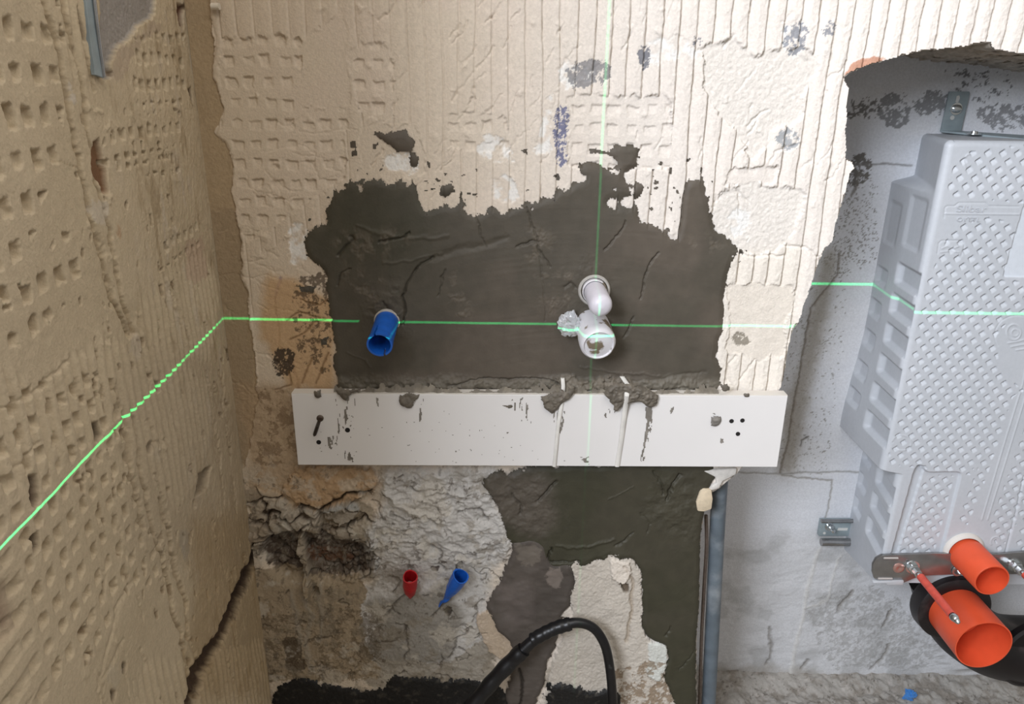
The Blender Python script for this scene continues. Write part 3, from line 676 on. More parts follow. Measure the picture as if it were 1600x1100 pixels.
# long seams where the tiles met
SEAMS = [([(60, -60), (78, 20), (100, 120), (112, 185), (128, 262), (150, 350), (165, 420), (180, 470), (205, 520)], 3.2, .0068),
         ([(92, -60), (105, 20), (130, 130), (140, 200), (150, 260), (168, 330), (183, 420), (192, 455), (212, 520)], 2.6, .0050),
         ([(124, 20), (130, 62), (150, 140)], 2, .003), ([(185, 600), (200, 700), (215, 770), (225, 825)], 2.6, .0055), ([(205, 640), (222, 740), (236, 805), (248, 860), (262, 905), (275, 965), (290, 1010), (300, 1100)], 2.8, .0062),
         ([(250, 780), (262, 830), (275, 900), (290, 940), (296, 1000)], 2.4, .0055), ([(320, 580), (335, 660), (345, 730), (352, 790)], 1.6, .0022), ([(345, 580), (352, 640), (362, 720), (372, 800)], 1.8, .0026), ([(250, 500), (253, 545)], 1.4, .003), ([(85, 250), (128, 262)], 1, .0005)]
for p, w, d in SEAMS: fl.groove(p, w, d, (150, 130, 100), warp=5, k=.5)
for p in ([(0, 750), (30, 722), (60, 690)], [(0, 640), (50, 612), (110, 560)], [(215, 900), (190, 940), (150, 1080)], [(160, 1060), (180, 1030), (196, 1000)]):
    fl.groove(p, 2, .0016, warp=4)
# many small nicks
for i in range(150):
    r = random.Random(i+3000); x0 = r.uniform(120, 420); y0 = r.uniform(150, 1090)
    if x0 > 285 and y0 < 400: continue
    L = r.uniform(3, 16)
    fl.groove([(x0, y0), (x0+L*.12, y0+L)], r.uniform(.9, 1.9), r.uniform(.0025, .0055), (120, 98, 70), warp=4, k=.7)
for i in range(36):
    r = random.Random(i+3400); x0 = r.uniform(150, 400); y0 = r.uniform(420, 1090); L = r.uniform(25, 80)
    fl.groove([(x0, y0), (x0+L*.15, y0+L*.5), (x0+L*.28, y0+L)], r.uniform(1.0, 2.2), r.uniform(.0010, .0022), warp=7)
for i in range(60):
    r = random.Random(i+3800); x0 = r.uniform(130, 420); y0 = r.uniform(60, 1090)
    fl.groove([(x0, y0), (x0+r.uniform(0, 5), y0+r.uniform(2, 12))], r.uniform(2, 6), -r.uniform(.0006, .0018), warp=9)
kr = 1-sstep(.16, .34, U)
fl.h += kr*(.0011*fbm(U/.007, W/.020, 250, 5, .65) + .0005*fbm(U/.003, W/.003, 251, 3))
fl.h += (1-kr)*.0004*fbm(U/.02, W/.02, 252, 4)
fl.paint(kr*sstep(.15, .5, fbm(U/.02, W/.05, 253, 4, .6)), (190, 176, 156), .6)
fl.paint(kr*sstep(.2, .5, fbm(U/.015, W/.06, 254, 4, .6)), (150, 130, 100), .6)
# dark holes
def hole(c, d, rgb, k=.95, warp=3, soft=1):
    m_ = box_blur(fl.mask(c, 2.0, 0), 1); fl.h -= m_*d; fl.paint(m_, rgb, k)
hole([(309, 742), (322, 733), (331, 730), (326, 760), (316, 770), (304, 775), (306, 765)], .010, (52, 40, 30))
hole([(150, 222), (158, 216), (166, 262), (172, 300), (166, 304), (158, 280), (150, 265)], .006, (118, 84, 58))
hole([(278, 6), (292, 8), (287, 22), (288, 45), (283, 40), (280, 24)], .006, (96, 62, 44))
hole([(146, 664), (158, 660), (164, 680), (158, 690), (150, 684)], .008, (66, 50, 36))
hole([(46, 745), (56, 742), (62, 780), (58, 792), (50, 788)], .008, (70, 48, 38))
hole([(50, 838), (60, 832), (62, 858), (54, 866)], .008, (70, 54, 40))
hole([(-30, 900), (5, 918), (20, 960), (30, 990), (20, 992), (-30, 985)], .006, (104, 74, 62), .8)
hole([(190, 1036), (197, 1038), (196, 1052), (191, 1050)], .006, (60, 44, 32))
hole([(172, 1078), (180, 1080), (178, 1095), (173, 1092)], .006, (60, 44, 32))
hole([(232, 690), (238, 692), (234, 708), (229, 706)], .005, (70, 54, 40))
hole([(243, 595), (248, 597), (248, 612), (243, 610)], .004, (70, 54, 40))
hole([(294, 140), (300, 138), (303, 160), (298, 155)], .004, (80, 60, 44)); hole([(120, 8), (128, 20), (135, 62), (129, 52)], .006, (80, 58, 42))
for c, rgb in (([(104, 135), (122, 140), (120, 172), (110, 168)], (200, 190, 176)), ([(142, 320), (172, 312), (178, 348), (156, 352)], (198, 186, 168)), ([(202, 525), (222, 522), (222, 560), (206, 562)], (190, 176, 156)), ([(236, 700), (250, 700), (248, 724), (238, 720)], (188, 176, 156)),
               ([(165, 1045), (190, 1042), (185, 1070), (165, 1068)], (186, 172, 148)), ([(278, 830), (296, 826), (300, 870), (282, 872)], (150, 146, 136)), ([(180, 345), (195, 350), (190, 372), (182, 368)], (180, 148, 116)), ([(290, 380), (318, 372), (330, 440), (300, 440)], (182, 158, 136))):
    fl.paint(fl.mask(c, 6, 3), rgb, .7)
fl.paint(fl.mask([(180, 560), (330, 540), (400, 760), (380, 900), (200, 880)], 15, 20), (170, 154, 130), .6)
fl.paint(fl.mask([(300, 820), (420, 780), (430, 1100), (300, 1100)], 15, 15), (156, 132, 96), .6)
# the render field round the metal bead, top left
GR = [(157, -80), (250, -80), (245, 10), (240, 28), (215, 40), (205, 58), (180, 78), (172, 105), (180, 118), (170, 125), (160, 118)]
k = fl.mask(GR, 3, 1); fl.paint(k, (150, 144, 138), .95); fl.h -= k*.006; fl.h += k*.0008*fbm(U/.0015, W/.0015, 240, 3)
k = fl.mask([(170, 118), (182, 80), (210, 60), (240, 32), (262, 42), (225, 62), (200, 100), (190, 125)], 3, 2); fl.paint(k, (178, 160, 138), .8)
# diagonal chase full of dirt low in the corner
fl.groove([(418, 838), (402, 865), (385, 905), (366, 945), (350, 985), (330, 1015), (310, 1050), (295, 1110), (270, 1180)], 8, .012, (60, 44, 33), warp=5, k=.95, sharp=2)
fl.groove([(405, 868), (388, 912), (368, 950)], 4, .004, (58, 44, 34), warp=9, k=.7)
tag(fl.build('wall_left', M_wall), kind='structure')

# ------------------------------------------------------------------ recess (niche) with the cistern
YN = 0.257
fn = Field((0, YN, 0), (1, 0, 0), (0, 0, 1), (0, -1, 0), axis(.28, .38, .92, 1.15, .0020), axis(0.0, .06, 1.36, 1.75, .0020))
NX, NZ, qx, qy = fn.a, fn.b, fn.px, fn.py
fn.col[:] = lin((212, 214, 219))
fn.h += .0008*fbm(NX/.06, NZ/.03, 301) + .0003*fbm(NX/.02, NZ/.004, 302)
fn.paint(sstep(0, .5, fbm(NX/.1, NZ/.1, 303)), (218, 219, 222), .6)
k = fn.mask([(1100, 850), (1300, 830), (1360, 900), (1480, 1040), (1600, 1060), (1600, 1300), (1100, 1300)], 15, 8)
fn.paint(k, (196, 197, 199), .7); fn.h += k*(.0020*fbm(NX/.05, NZ/.03, 304, 4)+.0006*fbm(NX/.008, NZ/.008, 305))
fn.paint(k*sstep(0, .35, fbm(NX/.05, NZ/.05, 306)), (174, 175, 176), .7)
k = fn.mask([(1050, 1035), (1250, 1045), (1400, 1062), (1600, 1062), (1700, 1400), (1050, 1400)], 10, 4); fn.paint(k, (158, 153, 146), .8)
def nspecks(poly, rgb, thr, sc, k=.85, seed=50, warp=9, soft=5):
    mk = (blur(inpoly(poly, qx+fn.wx*warp, qy+fn.wy*warp), 5)+.5*fbm(NX/sc, NZ/sc, seed, 5, .75) > .5)*sstep(thr, thr+.10, fbm(NX/sc, NZ/sc, seed, 5, .75)+.08); fn.paint(mk, rgb, k); fn.h -= mk*.0006
nspecks([(1370, 150), (1425, 140), (1430, 180), (1405, 202), (1375, 185)], (132, 133, 135), -.06, .011, .9, 310)
nspecks([(1430, 145), (1478, 138), (1480, 178), (1430, 180)], (130, 131, 133), -.04, .011, .9, 311)
nspecks([(1322, 155), (1380, 155), (1375, 190), (1322, 185)], (112, 110, 108), .1, .006, .9, 312)
nspecks([(1520, 160), (1610, 165), (1610, 205), (1530, 195)], (120, 120, 122), .0, .008, .8, 313)
nspecks([(1480, 105), (1580, 120), (1570, 160), (1490, 150)], (112, 112, 114), .3, .008, .9, 314)
nspecks([(1325, 240), (1365, 245), (1350, 290), (1322, 280)], (98, 94, 88), -.05, .007, .9, 315)
nspecks([(1290, 290), (1360, 270), (1375, 400), (1300, 440), (1290, 380)], (120, 116, 110), .28, .004, .8, 316, 9, 10)
nspecks([(1215, 400), (1330, 380), (1290, 740), (1200, 740)], (130, 126, 118), .36, .005, .8, 317, 9, 10)
nspecks([(1250, 940), (1380, 920), (1500, 1040), (1300, 1040)], (150, 149, 147), .05, .007, .5, 318, 12, 10)
fn.paint(fn.mask([(1215, 740), (1226, 640), (1250, 560), (1285, 400), (1310, 380), (1300, 460), (1270, 600), (1240, 740)], 4, 4), (158, 152, 142), .8)
fn.groove([(1312, 395), (1308, 430), (1268, 480), (1262, 510), (1252, 560), (1246, 600), (1236, 660), (1228, 700), (1220, 738)], 1.5, .0014, (120, 112, 102), warp=3, k=.8)
fn.groove([(1150, 738), (1220, 740), (1300, 738), (1345, 737)], 1.2, .0010, (150, 148, 144), warp=2, k=.8)
fn.groove([(1222, 741), (1250, 748), (1300, 750), (1298, 780), (1288, 812)], 1.3, .0012, (148, 144, 138), warp=3, k=.8)
fn.groove([(1335, 257), (1380, 256), (1425, 258)], 1.4, .0010, (128, 126, 124), warp=2, k=.8)
fn.groove([(1330, 305), (1338, 288), (1342, 270)], 2, .0010, (128, 124, 118), warp=2, k=.8)
fn.groove([(1252, 696), (1253, 688), (1262, 683)], 1.3, .0012, (130, 128, 124), warp=2)
fn.groove([(1282, 855), (1262, 920), (1248, 985), (1235, 1050)], 3, -.0012, (204, 203, 200), warp=3, k=.6)
fn.groove([(1312, 870), (1302, 900), (1296, 940), (1262, 948)], 2.2, -.0010, (204, 203, 200), warp=4, k=.5)
for p in ([(1335, 925), (1322, 940), (1308, 955)], [(1390, 1010), (1372, 1035), (1360, 1045)], [(1395, 1068), (1420, 1058), (1440, 1062), (1438, 1080)], [(1478, 1065), (1500, 1050), (1530, 1045)], [(1204, 980), (1205, 1010), (1200, 1040)], [(1252, 1045), (1264, 1030)], [(1392, 955), (1380, 980)]):
    fn.groove(p, 2.0, .0032, (120, 114, 106), warp=4, k=.6)
tag(fn.build('wall_recess', M_wall), kind='structure')

# broken edge of the recess: returns from the front face back to the recess wall
sel = NICHE[:14] + [(1700, 95)] ; rim = NICHE[17:] + NICHE[:15]
def strip(pts, name):
    V = []; F = []; pp = []
    for i in range(len(pts)-1):
        p, q = np.array(pts[i], float), np.array(pts[i+1], float); n_ = max(2, int(np.hypot(*(q-p))/4))
        for k in range(n_): pp.append(p+(q-p)*k/n_)
    pp.append(np.array(pts[-1], float)); rr = random.Random(8)
    NY = 14
    for i, p in enumerate(pp):
        w = on(p[0]+rr.uniform(-1, 1), p[1]+rr.uniform(-1, 1), 0.0)
        for k in range(NY+1):
            t = k/NY; j = 0 if k == 0 else .003
            V.append((w[0]+rr.uniform(-j, j)-.004*min(1, t*6), -.0005+t*(YN+.002), w[2]+rr.uniform(-j, j)+.003*min(1, t*6)))
    for i in range(len(pp)-1):
        for k in range(NY):
            a = i*(NY+1)+k; F.append((a, a+1, a+NY+2, a+NY+1))
    o = linkmesh(name, V, F, M_edge, auto=False); tag(o, kind='structure'); return o
strip(rim, 'wall_recess_side')
# floor, far outside the frame
fl_v = [(XC-.05, -1.9, 0), (1.3, -1.9, 0), (1.3, .3, 0), (XC-.05, .3, 0)]
o = linkmesh('floor', fl_v, [(0, 1, 2, 3)], mat('floor_screed', (140, 132, 120), rough=.95, noise=.2, nscale=20, bump=.003, bscale=90), smooth=False); tag(o, kind='structure')
#PART3
# ------------------------------------------------------------------ concealed cistern in the recess
M_shell = mat('grey_foam_shell', attr=True, rough=.50, noise=.03, nscale=150, bump=.0004, bscale=700, spec=.5)
M_zinc = mat('galvanised_steel', (152, 152, 152), rough=.27, metal=.85, noise=.12, nscale=60)
M_zdark = mat('dusty_steel', (146, 158, 162), rough=.45, metal=.2, noise=.12, nscale=60)
M_chrome = mat('bright_zinc', (205, 210, 212), rough=.2, metal=.95)
M_orange = mat('orange_plastic', (218, 84, 50), rough=.42, noise=.05, nscale=40, sss=0)
M_redsl = mat('red_sleeve_plastic', (202, 82, 68), rough=.45, noise=.15, nscale=90)
M_black = mat('black_plastic', (22, 17, 19), rough=.45, noise=.3, nscale=30, col2=(52, 44, 44), c2scale=30, c2lo=.55, c2hi=.75)
M_hole = mat('hole_shade', (26, 22, 20), rough=.9)
cist = empty('concealed_cistern', (.86, .17, .43), 'pale grey moulded toilet cistern casing standing in the arched wall recess', 'cistern')
YF = .080; RC = .010
zr = np.arange(.40, 1.232, .0011)
sv = np.linspace(0, 1, 84)
cv = np.linspace(0, math.pi/2, 12)[1:-1]
fx = axis(.0, .0, .31, .44, .0011)
fx = fx[fx >= 0]
NS = len(sv)+len(cv)+len(fx); NR = len(zr)
X0 = .637 + (.668-.637)*sstep(.685, .677, zr)
XB = np.where(zr > 1.159, .688, .653) ; XB = .653+(.690-.653)*sstep(1.150, 1.164, zr); XB = np.where(zr < .90, .653-.014*sstep(.90, .70, zr), XB)
XB = XB + (.693-XB)*sstep(.685, .677, zr)
top_in = np.where(zr > 1.222, .010-np.sqrt(np.maximum(0, .010**2-(zr-1.222)**2)), 0)
P = np.zeros((NS, NR, 3)); Nn = np.zeros((NS, NR, 3)); kind_s = np.zeros((NS, 1))
for i, v in enumerate(sv):
    P[i, :, 0] = XB + (X0-XB)*v + top_in; P[i, :, 1] = YN + (YF+RC-YN)*v; Nn[i, :, 0] = -1; Nn[i, :, 1] = -.05
for j, a in enumerate(cv):
    i = len(sv)+j
    P[i, :, 0] = X0 + RC*(1-math.cos(a)) + top_in; P[i, :, 1] = YF+RC*(1-math.sin(a)) + top_in*math.sin(a); Nn[i, :, 0] = -math.cos(a); Nn[i, :, 1] = -math.sin(a)
for j, x in enumerate(fx):
    i = len(sv)+len(cv)+j
    P[i, :, 0] = X0 + RC + x + top_in*0; P[i, :, 1] = YF + top_in; Nn[i, :, 1] = -1
# keep the columns of the front face vertical
fi = len(sv)+len(cv)
for j, x in enumerate(fx):
    xx = .637+RC+x
    P[fi+j, :, 0] = np.maximum(xx, X0+RC + x*.02)
P[:, :, 2] = zr
Vv = np.zeros((NS, 1)); Vv[:len(sv), 0] = sv; Vv[len(sv):, 0] = 1
low = zr < .50
zb = .405+.050*Vv
P[:, low, 2] = zb + (.50-zb)*((zr[low]-.40)/.10)
# upper part stands a little prouder than the lower
sh = Field.__new__(Field)
sh.P, sh.N = P, Nn; sh.A, sh.B = None, None
sh.px, sh.py = proj(P); sh.a = P[:, :, 0] + (1-Vv)*.18; sh.b = P[:, :, 2]
sh.h = np.zeros(sh.a.shape); sh.keep = np.ones(sh.a.shape, bool)
sh.wx = fbm(sh.a/.03, sh.b/.03, 401); sh.wy = fbm(sh.a/.03, sh.b/.03, 402)
sh.col = np.zeros(sh.a.shape+(3,)) + lin((186, 190, 196))
sh.paint(sstep(-.2, .5, fbm(sh.a/.08, sh.b/.08, 403)), (193, 196, 202), .6)
V2 = np.broadcast_to(Vv, sh.a.shape); zz = P[:, :, 2]
side = np.zeros(sh.a.shape); side[:len(sv)+4] = 1
front = np.zeros(sh.a.shape); front[fi-2:] = 1
def pocket(zc, v0, v1, hz_, d, ez=.005, ev=.05):
    # slanted wall pocket: bottom edge falls towards the back
    zl = zz
    return d*sstep(v0-ev, v0+ev, V2)*(1-sstep(v1-ev, v1+ev, V2))*sstep(zc-hz_-ez, zc-hz_+ez, zl)*(1-sstep(zc+hz_-ez, zc+hz_+ez, zl))*side
for zc in (1.012, .960, .907, .851, .797, .743, .630, .577, .524): sh.h -= pocket(zc, .55, 1.2, .016, .009)
for zc in (.990, .930, .872, .812, .757, .632, .575, .520): sh.h -= pocket(zc, .04, .30, .014, .007)
sh.h -= pocket(1.100, .55, .9, .040, .003); sh.h -= pocket(1.085, .05, .35, .035, .003)
# recessed panel, slots and seams on the front
def fm(poly, warp=0, soft=2): return sh.mask(poly, warp, soft)*front
PAN = [(1430, 734), (1434, 727), (1442, 727), (1447, 738), (1503, 738), (1470, 870), (1392, 870)]
pan = fm(PAN, 0, 2); sh.h -= pan*.005
sh.h -= fm([(1428, 736), (1434, 726), (1444, 728), (1446, 736), (1404, 870), (1391, 870)], 0, 1)*.004
def dimples(poly):
    k = sh.mask(poly, 0, 0)*front
    x = sh.a-.0; z = zz
    out = np.zeros(x.shape)
    e1 = np.array([.84, .543]); e2 = np.array([.60, -.80])
    for ox, oz in ((0, 0), (.0111, .0122)):
        dx = (x-.7212-ox+.0111) % .0222-.0111; dz = (z-.8236-oz+.0122) % .0244-.0122
        p = dx*e1[0]+dz*e1[1]; q = dx*e2[0]+dz*e2[1]
        cx = np.floor((x-.7212-ox+.0111)/.0222); cz = np.floor((z-.8236-oz+.0122)/.0244)
        # a dimple is kept whole or left out, by its centre
        r = (1-sstep(.0036, .0046, np.abs(p)))*sstep(-.0046, -.0034, q)*np.clip((.0046-q)/.008, 0, 1)
        out = np.maximum(out, r)
    return out*k
DIM = [[(1505, 238), (1610, 225), (1640, 300), (1600, 318), (1478, 305), (1490, 262)],
       [(1490, 352), (1545, 340), (1592, 350), (1566, 438), (1650, 442), (1640, 480), (1585, 490), (1556, 525), (1562, 580), (1600, 610), (1582, 620), (1545, 735), (1512, 820), (1498, 812), (1540, 700), (1516, 742), (1385, 725), (1405, 650), (1450, 440)],
       [(1450, 745), (1493, 745), (1462, 866), (1405, 866)],
       [(1612, 640), (1640, 640), (1600, 800), (1560, 865), (1548, 820)], [(1600, 800), (1680, 700), (1700, 866), (1585, 866)]]
dm = np.zeros(sh.a.shape)
for c in DIM: dm = np.maximum(dm, dimples(c))
sh.h -= dm*.0034
FP = [(1603, 310), (1700, 305), (1690, 436), (1567, 433)]
k = fm(FP, 0, 1); sh.h -= k*.003; sh.paint(k, (206, 212, 220), .9)
def emboss(pts, w=1.2, d=-.0009, sharp=1.0):
    old = sh.h.copy(); sh.groove(pts, w, d, warp=0, sharp=sharp); sh.h = np.where(front > 0, sh.h, old)
emboss([(1603, 575), (1598, 600), (1570, 690), (1534, 812)], 1.2); emboss([(1611, 590), (1590, 660), (1543, 812)], 1.2)
emboss([(1600, 745), (1588, 800), (1569, 872)], 1.3, .0022)
emboss([(1475, 340), (1477, 324), (1481, 322), (1492, 322), (1498, 317), (1540, 317), (1545, 322), (1592, 323)], 1, .0009)
emboss([(1476, 334), (1592, 335)], 1.1, -.0010)
emboss([(1465, 396), (1467, 380), (1472, 376), (1505, 376), (1507, 384), (1502, 400)], 1, .0009)
emboss([(1472, 388), (1480, 384), (1490, 388), (1500, 384)], 1.2); emboss([(1470, 394), (1485, 392), (1498, 394)], 1)
def circ(cx, cy, rx, ry, w=1.2, d=-.0009, a0=0, a1=360):
    emboss([(cx+rx*math.cos(math.radians(a)), cy+ry*math.sin(math.radians(a))) for a in np.linspace(a0, a1, 26)], w, d)
circ(1514, 254, 7, 13, 1.1, -.0009, 100, 300); circ(1540, 268, 5, 8, 1.1, -.0009, -60, 110)
circ(1584, 519, 11, 12, 1.3, -.0010); circ(1586, 520, 5.5, 5.5, 1.1); circ(1590, 525, 36, 32, 1.0, .0007, 150, 290)
emboss([(1575, 536), (1588, 534), (1600, 531)], 1.2); emboss([(1580, 542), (1600, 538)], 1.2); emboss([(1588, 547), (1602, 545)], 1.1)
circ(1409, 692, 15, 12, 1.0, -.0007); circ(1484, 848, 8, 9, 1.0, -.0008, -30, 200); circ(1556, 847, 8, 8, 1, -.0008, 150, 330); circ(1474, 805, 1, 1, 1, 0)
circ(1430, 860, 9, 8, 1, -.0007, 20, 200)
o = sh.build('shell', M_shell); put(o, cist)
# lid strip closing the top and the underside
tp = [(float(P[i, -1, 0]), float(P[i, -1, 1]), float(P[i, -1, 2])) for i in list(range(0, NS, 6))+[NS-1]]
tb = [(max(p[0], .7005), YN, p[2]) for p in tp]
V = tp+tb; n_ = len(tp); F = [(i, i+1, n_+i+1, n_+i) for i in range(n_-1)]
M_shell2 = mat('grey_foam_lid', (184, 187, 192), rough=.5, noise=.03, nscale=150)
linkmesh('shell_top', V, F, M_shell2, root=cist, auto=False)
bp_ = [tuple(map(float, P[i, 0])) for i in list(range(0, NS, 6))+[NS-1]]; bb_ = [(max(p[0], .6935), YN, .405) for p in bp_]
linkmesh('shell_underside', bp_+bb_, F, M_shell2, root=cist, auto=False)
# lettering pressed into the shell
for txt, a_, b_, hgt in (('OYTTL', (1494, 346), (1530, 347), .0068), ('Slibar', (1493, 331), (1540, 332), .0105)):
    p, q = on(*a_, YF), on(*b_, YF)
    c = bpy.data.curves.new('lettering', 'FONT'); c.body = txt; c.size = hgt*1.35; c.extrude = .0006
    c.materials.append(M_shell2); t_ = bpy.data.objects.new('lettering', c); COL.objects.link(t_)
    t_.rotation_euler = (math.pi/2, 0, 0); t_.location = p; t_.location[1] = YF-.0005
    bpy.context.view_layer.update(); sx_ = float((q[0]-p[0])/max(t_.dimensions.x, 1e-4)); loc = Vector(t_.location)
    me = bpy.data.meshes.new_from_object(t_); bpy.data.objects.remove(t_); me.transform(Matrix.Translation(loc) @ Matrix.Rotation(math.pi/2, 4, 'X') @ Matrix.Diagonal((sx_, 1, 1, 1)))
    t_ = bpy.data.objects.new('lettering', me); COL.objects.link(t_); put(t_, cist)

# L-shaped fixing bracket above
def quad(pts, Y): return [on(a, b, Y) for a, b in pts]
def slab(name, pts, Y, t, M, root=None, bevel=.0006): 
    f_ = quad(pts, Y); b_ = [p+np.array([0, t, 0]) for p in f_]
    return prism(name, f_, b_, M, root=root, bevel=bevel)
br = slab('fixing_bracket', [(1484, 143), (1515, 143), (1516, 146), (1502, 205), (1470, 206)], .250, .004, M_zdark, cist)
p0, p1 = on(1471, 205, .250), on(1501, 205, .250)
fz = 1.2335
fr_ = [(p0[0], .252, fz+.002), (p1[0], .252, fz+.002), (.93, .10, fz-.004), (.80, .10, fz-.004)]
prism('flange', [np.array(v)+[0, 0, .0015] for v in fr_], [np.array(v)-[0, 0, .0015] for v in fr_], M_zdark).parent = None
fo = bpy.data.objects['flange']; fo.parent = br; fo.location = -Vector(cist.location)-Vector(br.location) + Vector((0, 0, 0))
def child_fix(o, br):   # parent with kept world coordinates
    bpy.context.view_layer.update(); o.parent = br; o.matrix_parent_inverse = br.matrix_world.inverted(); return o
fo.location = (0, 0, 0); child_fix(fo, br)
for name, c, r, M in (('bolt', (1495, 170), .0085, M_chrome),):
    pc = on(*c, .247); o = lathe(name, pc, (0, -1, 0), [(-.004, r*1.15), (-.001, r*1.15), (-.001, r*.8), (.004, r*.75), (.005, r*.5), (.005, 0)], M, seg=24); child_fix(o, br)
for pts in ([(1493, 160), (1495, 150), (1499, 149), (1500, 153), (1497, 161)], ):
    child_fix(slab('slot', pts, .2492, .0004, mat('slot_dust', (196, 196, 192), rough=.8), None, 0), br)
child_fix(lathe('hole', on(1488, 184, .2494), (0, -1, 0), [(0, .0036), (.0003, .0034), (.0003, 0)], bpy.data.materials['slot_dust'], seg=20), br)
pc = on(1521, 211, .19); child_fix(lathe('screw', (float(pc[0]), .19, fz+.001), (0, 0, 1), [(0, .011), (.0015, .011), (.0015, .006), (.005, .0055), (.006, 0)], M_chrome, seg=24), br)

# mounting rail stub showing on the left of the casing
rl = slab('mounting_rail', [(1283, 813), (1340, 813), (1340, 838), (1279, 838)], .245, .010, M_zdark, cist, .0012)
a, b = on(1283, 814, .238), on(1338, 814, .238); child_fix(tube('rail_lip', [a, b], .0042, M_zinc, n=3, seg=12), rl)
a, b = on(1283, 847, .232), on(1338, 847, .232); child_fix(tube('rail_lip', [a, b], .0082, M_zinc, n=3, seg=16), rl)
child_fix(slab('slot', [(1310, 825), (1325, 825), (1324, 829), (1308, 829)], .2445, .0006, bpy.data.materials['slot_dust'], None, 0), rl)
child_fix(lathe('bolt', on(1295, 822, .245), (0.1, -1, 0), [(0, .009), (.002, .009), (.002, .0065), (.009, .0065), (.009, .004), (.020, .004), (.021, 0)], M_chrome, seg=12), rl)
child_fix(lathe('hole', on(1288, 833, .2449), (0, -1, 0), [(0, .0028), (.0005, .0028), (.0005, 0)], bpy.data.materials['slot_dust'], seg=14), rl)

# steel base plate with the threaded rods
arc = [(1363+22*(1-math.cos(t)), 912-22.5-22.5*math.sin(t)) for t in np.linspace(-math.pi/2, math.pi/2, 9)]
pl_px = [(1374, 911), (1366, 904), (1363, 894), (1364, 882), (1369, 873), (1378, 868), (1460, 865), (1500, 866), (1560, 866), (1660, 858), (1660, 896), (1560, 898), (1490, 898), (1440, 900), (1426, 905), (1412, 911)]
pl = slab('base_plate', pl_px, .070, .006, M_zinc, cist, .0012)
for a, b in (((1381, 872), (1403, 872)), ((1372, 904), (1394, 904)), ((1590, 897), (1630, 896))):
    child_fix(tube('plate_rib', [on(*a, .069), on(*b, .069)], .0018, mat('plate_rib_dust', (176, 170, 166), rough=.6), n=2, seg=10), pl)
child_fix(slab('plate_flange', [(1366, 909), (1413, 908), (1411, 915), (1386, 915), (1384, 912), (1364, 912)], .066, .008, M_shell2, None, .0015), pl)
child_fix(lathe('cross_screw', on(1404, 887, .070), (0, -1, 0), [(0, .0100), (.0018, .0100), (.0032, .0076), (.0034, .0060), (.0020, .0030), (.0012, 0)], mat('screw_zinc', (190, 150, 140), rough=.35, metal=.7), seg=24), pl)
child_fix(lathe('cable_eye', on(1496, 892, .069), (0, -1, 0), [(0, .0105), (.002, .010), (.002, .0065), (-.002, .006)], M_chrome, seg=24), pl)
def rod(px_, py_, tipY):
    r = on(px_, py_, .070); root = empty('threaded_rod', r); root.parent = cist; root.location = Vector(r)-Vector(cist.location)
    bpy.context.view_layer.update()
    def ch(o): return child_fix(o, root)
    d = (0, -1, 0); L = .070-tipY
    ch(lathe('washer', r, d, [(0, .0125), (.0022, .0125), (.0022, .006)], M_chrome, seg=28))
    ch(lathe('hex_nut', np.array(r)-[0, .002, 0], d, [(0, .0095), (.009, .0095), (.010, .0078), (.010, 0)], M_chrome, seg=6))
    ch(lathe('hex_nut', np.array(r)-[0, .013, 0], d, [(0, .0075), (.010, .0075), (.011, .006), (.011, 0)], M_chrome, seg=6))
    ch(lathe('rod_shaft', np.array(r)-[0, .002, 0], d, [(0, .0042), (L-.004, .0042), (L-.003, .0046), (L+.001, .003), (L+.003, 0)], M_chrome, seg=18))
    ch(lathe('red_sleeve', np.array(r)-[0, .030, 0], d, [(0, .0050), (0, .0068), (L-.046, .0068), (L-.046, .0050)], M_redsl, seg=24, wob=.02))
    ch(lathe('rod_tip', np.array(r)-[0, L-.012, 0], d, [(0, .0066), (.002, .0070), (.007, .0058), (.011, .0030), (.012, 0)], M_chrome, seg=18))
    ch(tube('lock_pin', [np.array(r)+[-.010, -.005, .012], np.array(r)+[-.002, -.006, .003]], .0016, M_zinc, n=2, seg=8))
    return root
rod(1425, 885, -.075)
rod(1585, 882, -.075)

# ------------------------------------------------------------------ pipes below the cistern
def shellpipe(r, L, th=.0022, lip=.0):
    return [(0, r-th), (0, r), (L*.5, r), (L, r), (L, r-th), (L*.5, r-th), (.004, r-th)]
big_c = (.8165, -.022, .4054)
o = empty('drain_pipe_cover', (big_c[0], .075, big_c[2]), 'wide bright orange open pipe end, lower and larger of the two', 'pipe')
put(lathe('pipe_sleeve', (big_c[0], .070, big_c[2]), (0, -1, 0), [(0, .0455), (0, .0475), (.004, .0482), (.092, .0482), (.092, .0462), (.004, .0460)], M_orange, seg=72), o)
put(lathe('inner_plug', (big_c[0], .058, big_c[2]), (0, -1, 0), [(0, .0455), (.004, .0445), (.002, .030), (.002, 0)], M_orange, seg=48), o)
sm_c = (.8165, 0.0, .5222)
o = empty('flush_pipe_cover', (sm_c[0], .075, sm_c[2]), 'narrow orange pipe end poking out through the steel plate, above the wide one', 'pipe')
put(lathe('pipe_sleeve', (sm_c[0], .078, sm_c[2]), (0, -1, 0), [(0, .026), (0, .0305), (.078, .0292), (.079, .0285), (.079, .0268), (.030, .0262)], M_orange, seg=64), o)
put(lathe('inner_plug', (sm_c[0], .060, sm_c[2]), (0, -1, 0), [(0, .0275), (.018, .0268), (.019, .0235), (.014, .0225), (.014, 0)], M_orange, seg=48), o)
put(lathe('white_gasket', (sm_c[0]-.004, .0800, sm_c[2]+.004), (0, -1, 0), [(0, .030), (0, .0362), (.004, .0356), (.007, .0325), (.008, .030)], mat('gasket_white', (205, 200, 194), rough=.6), seg=40), o)
o = empty('drain_bend', (.80, .14, .40), 'black plastic drain bend behind the wide orange pipe', 'pipe bend')
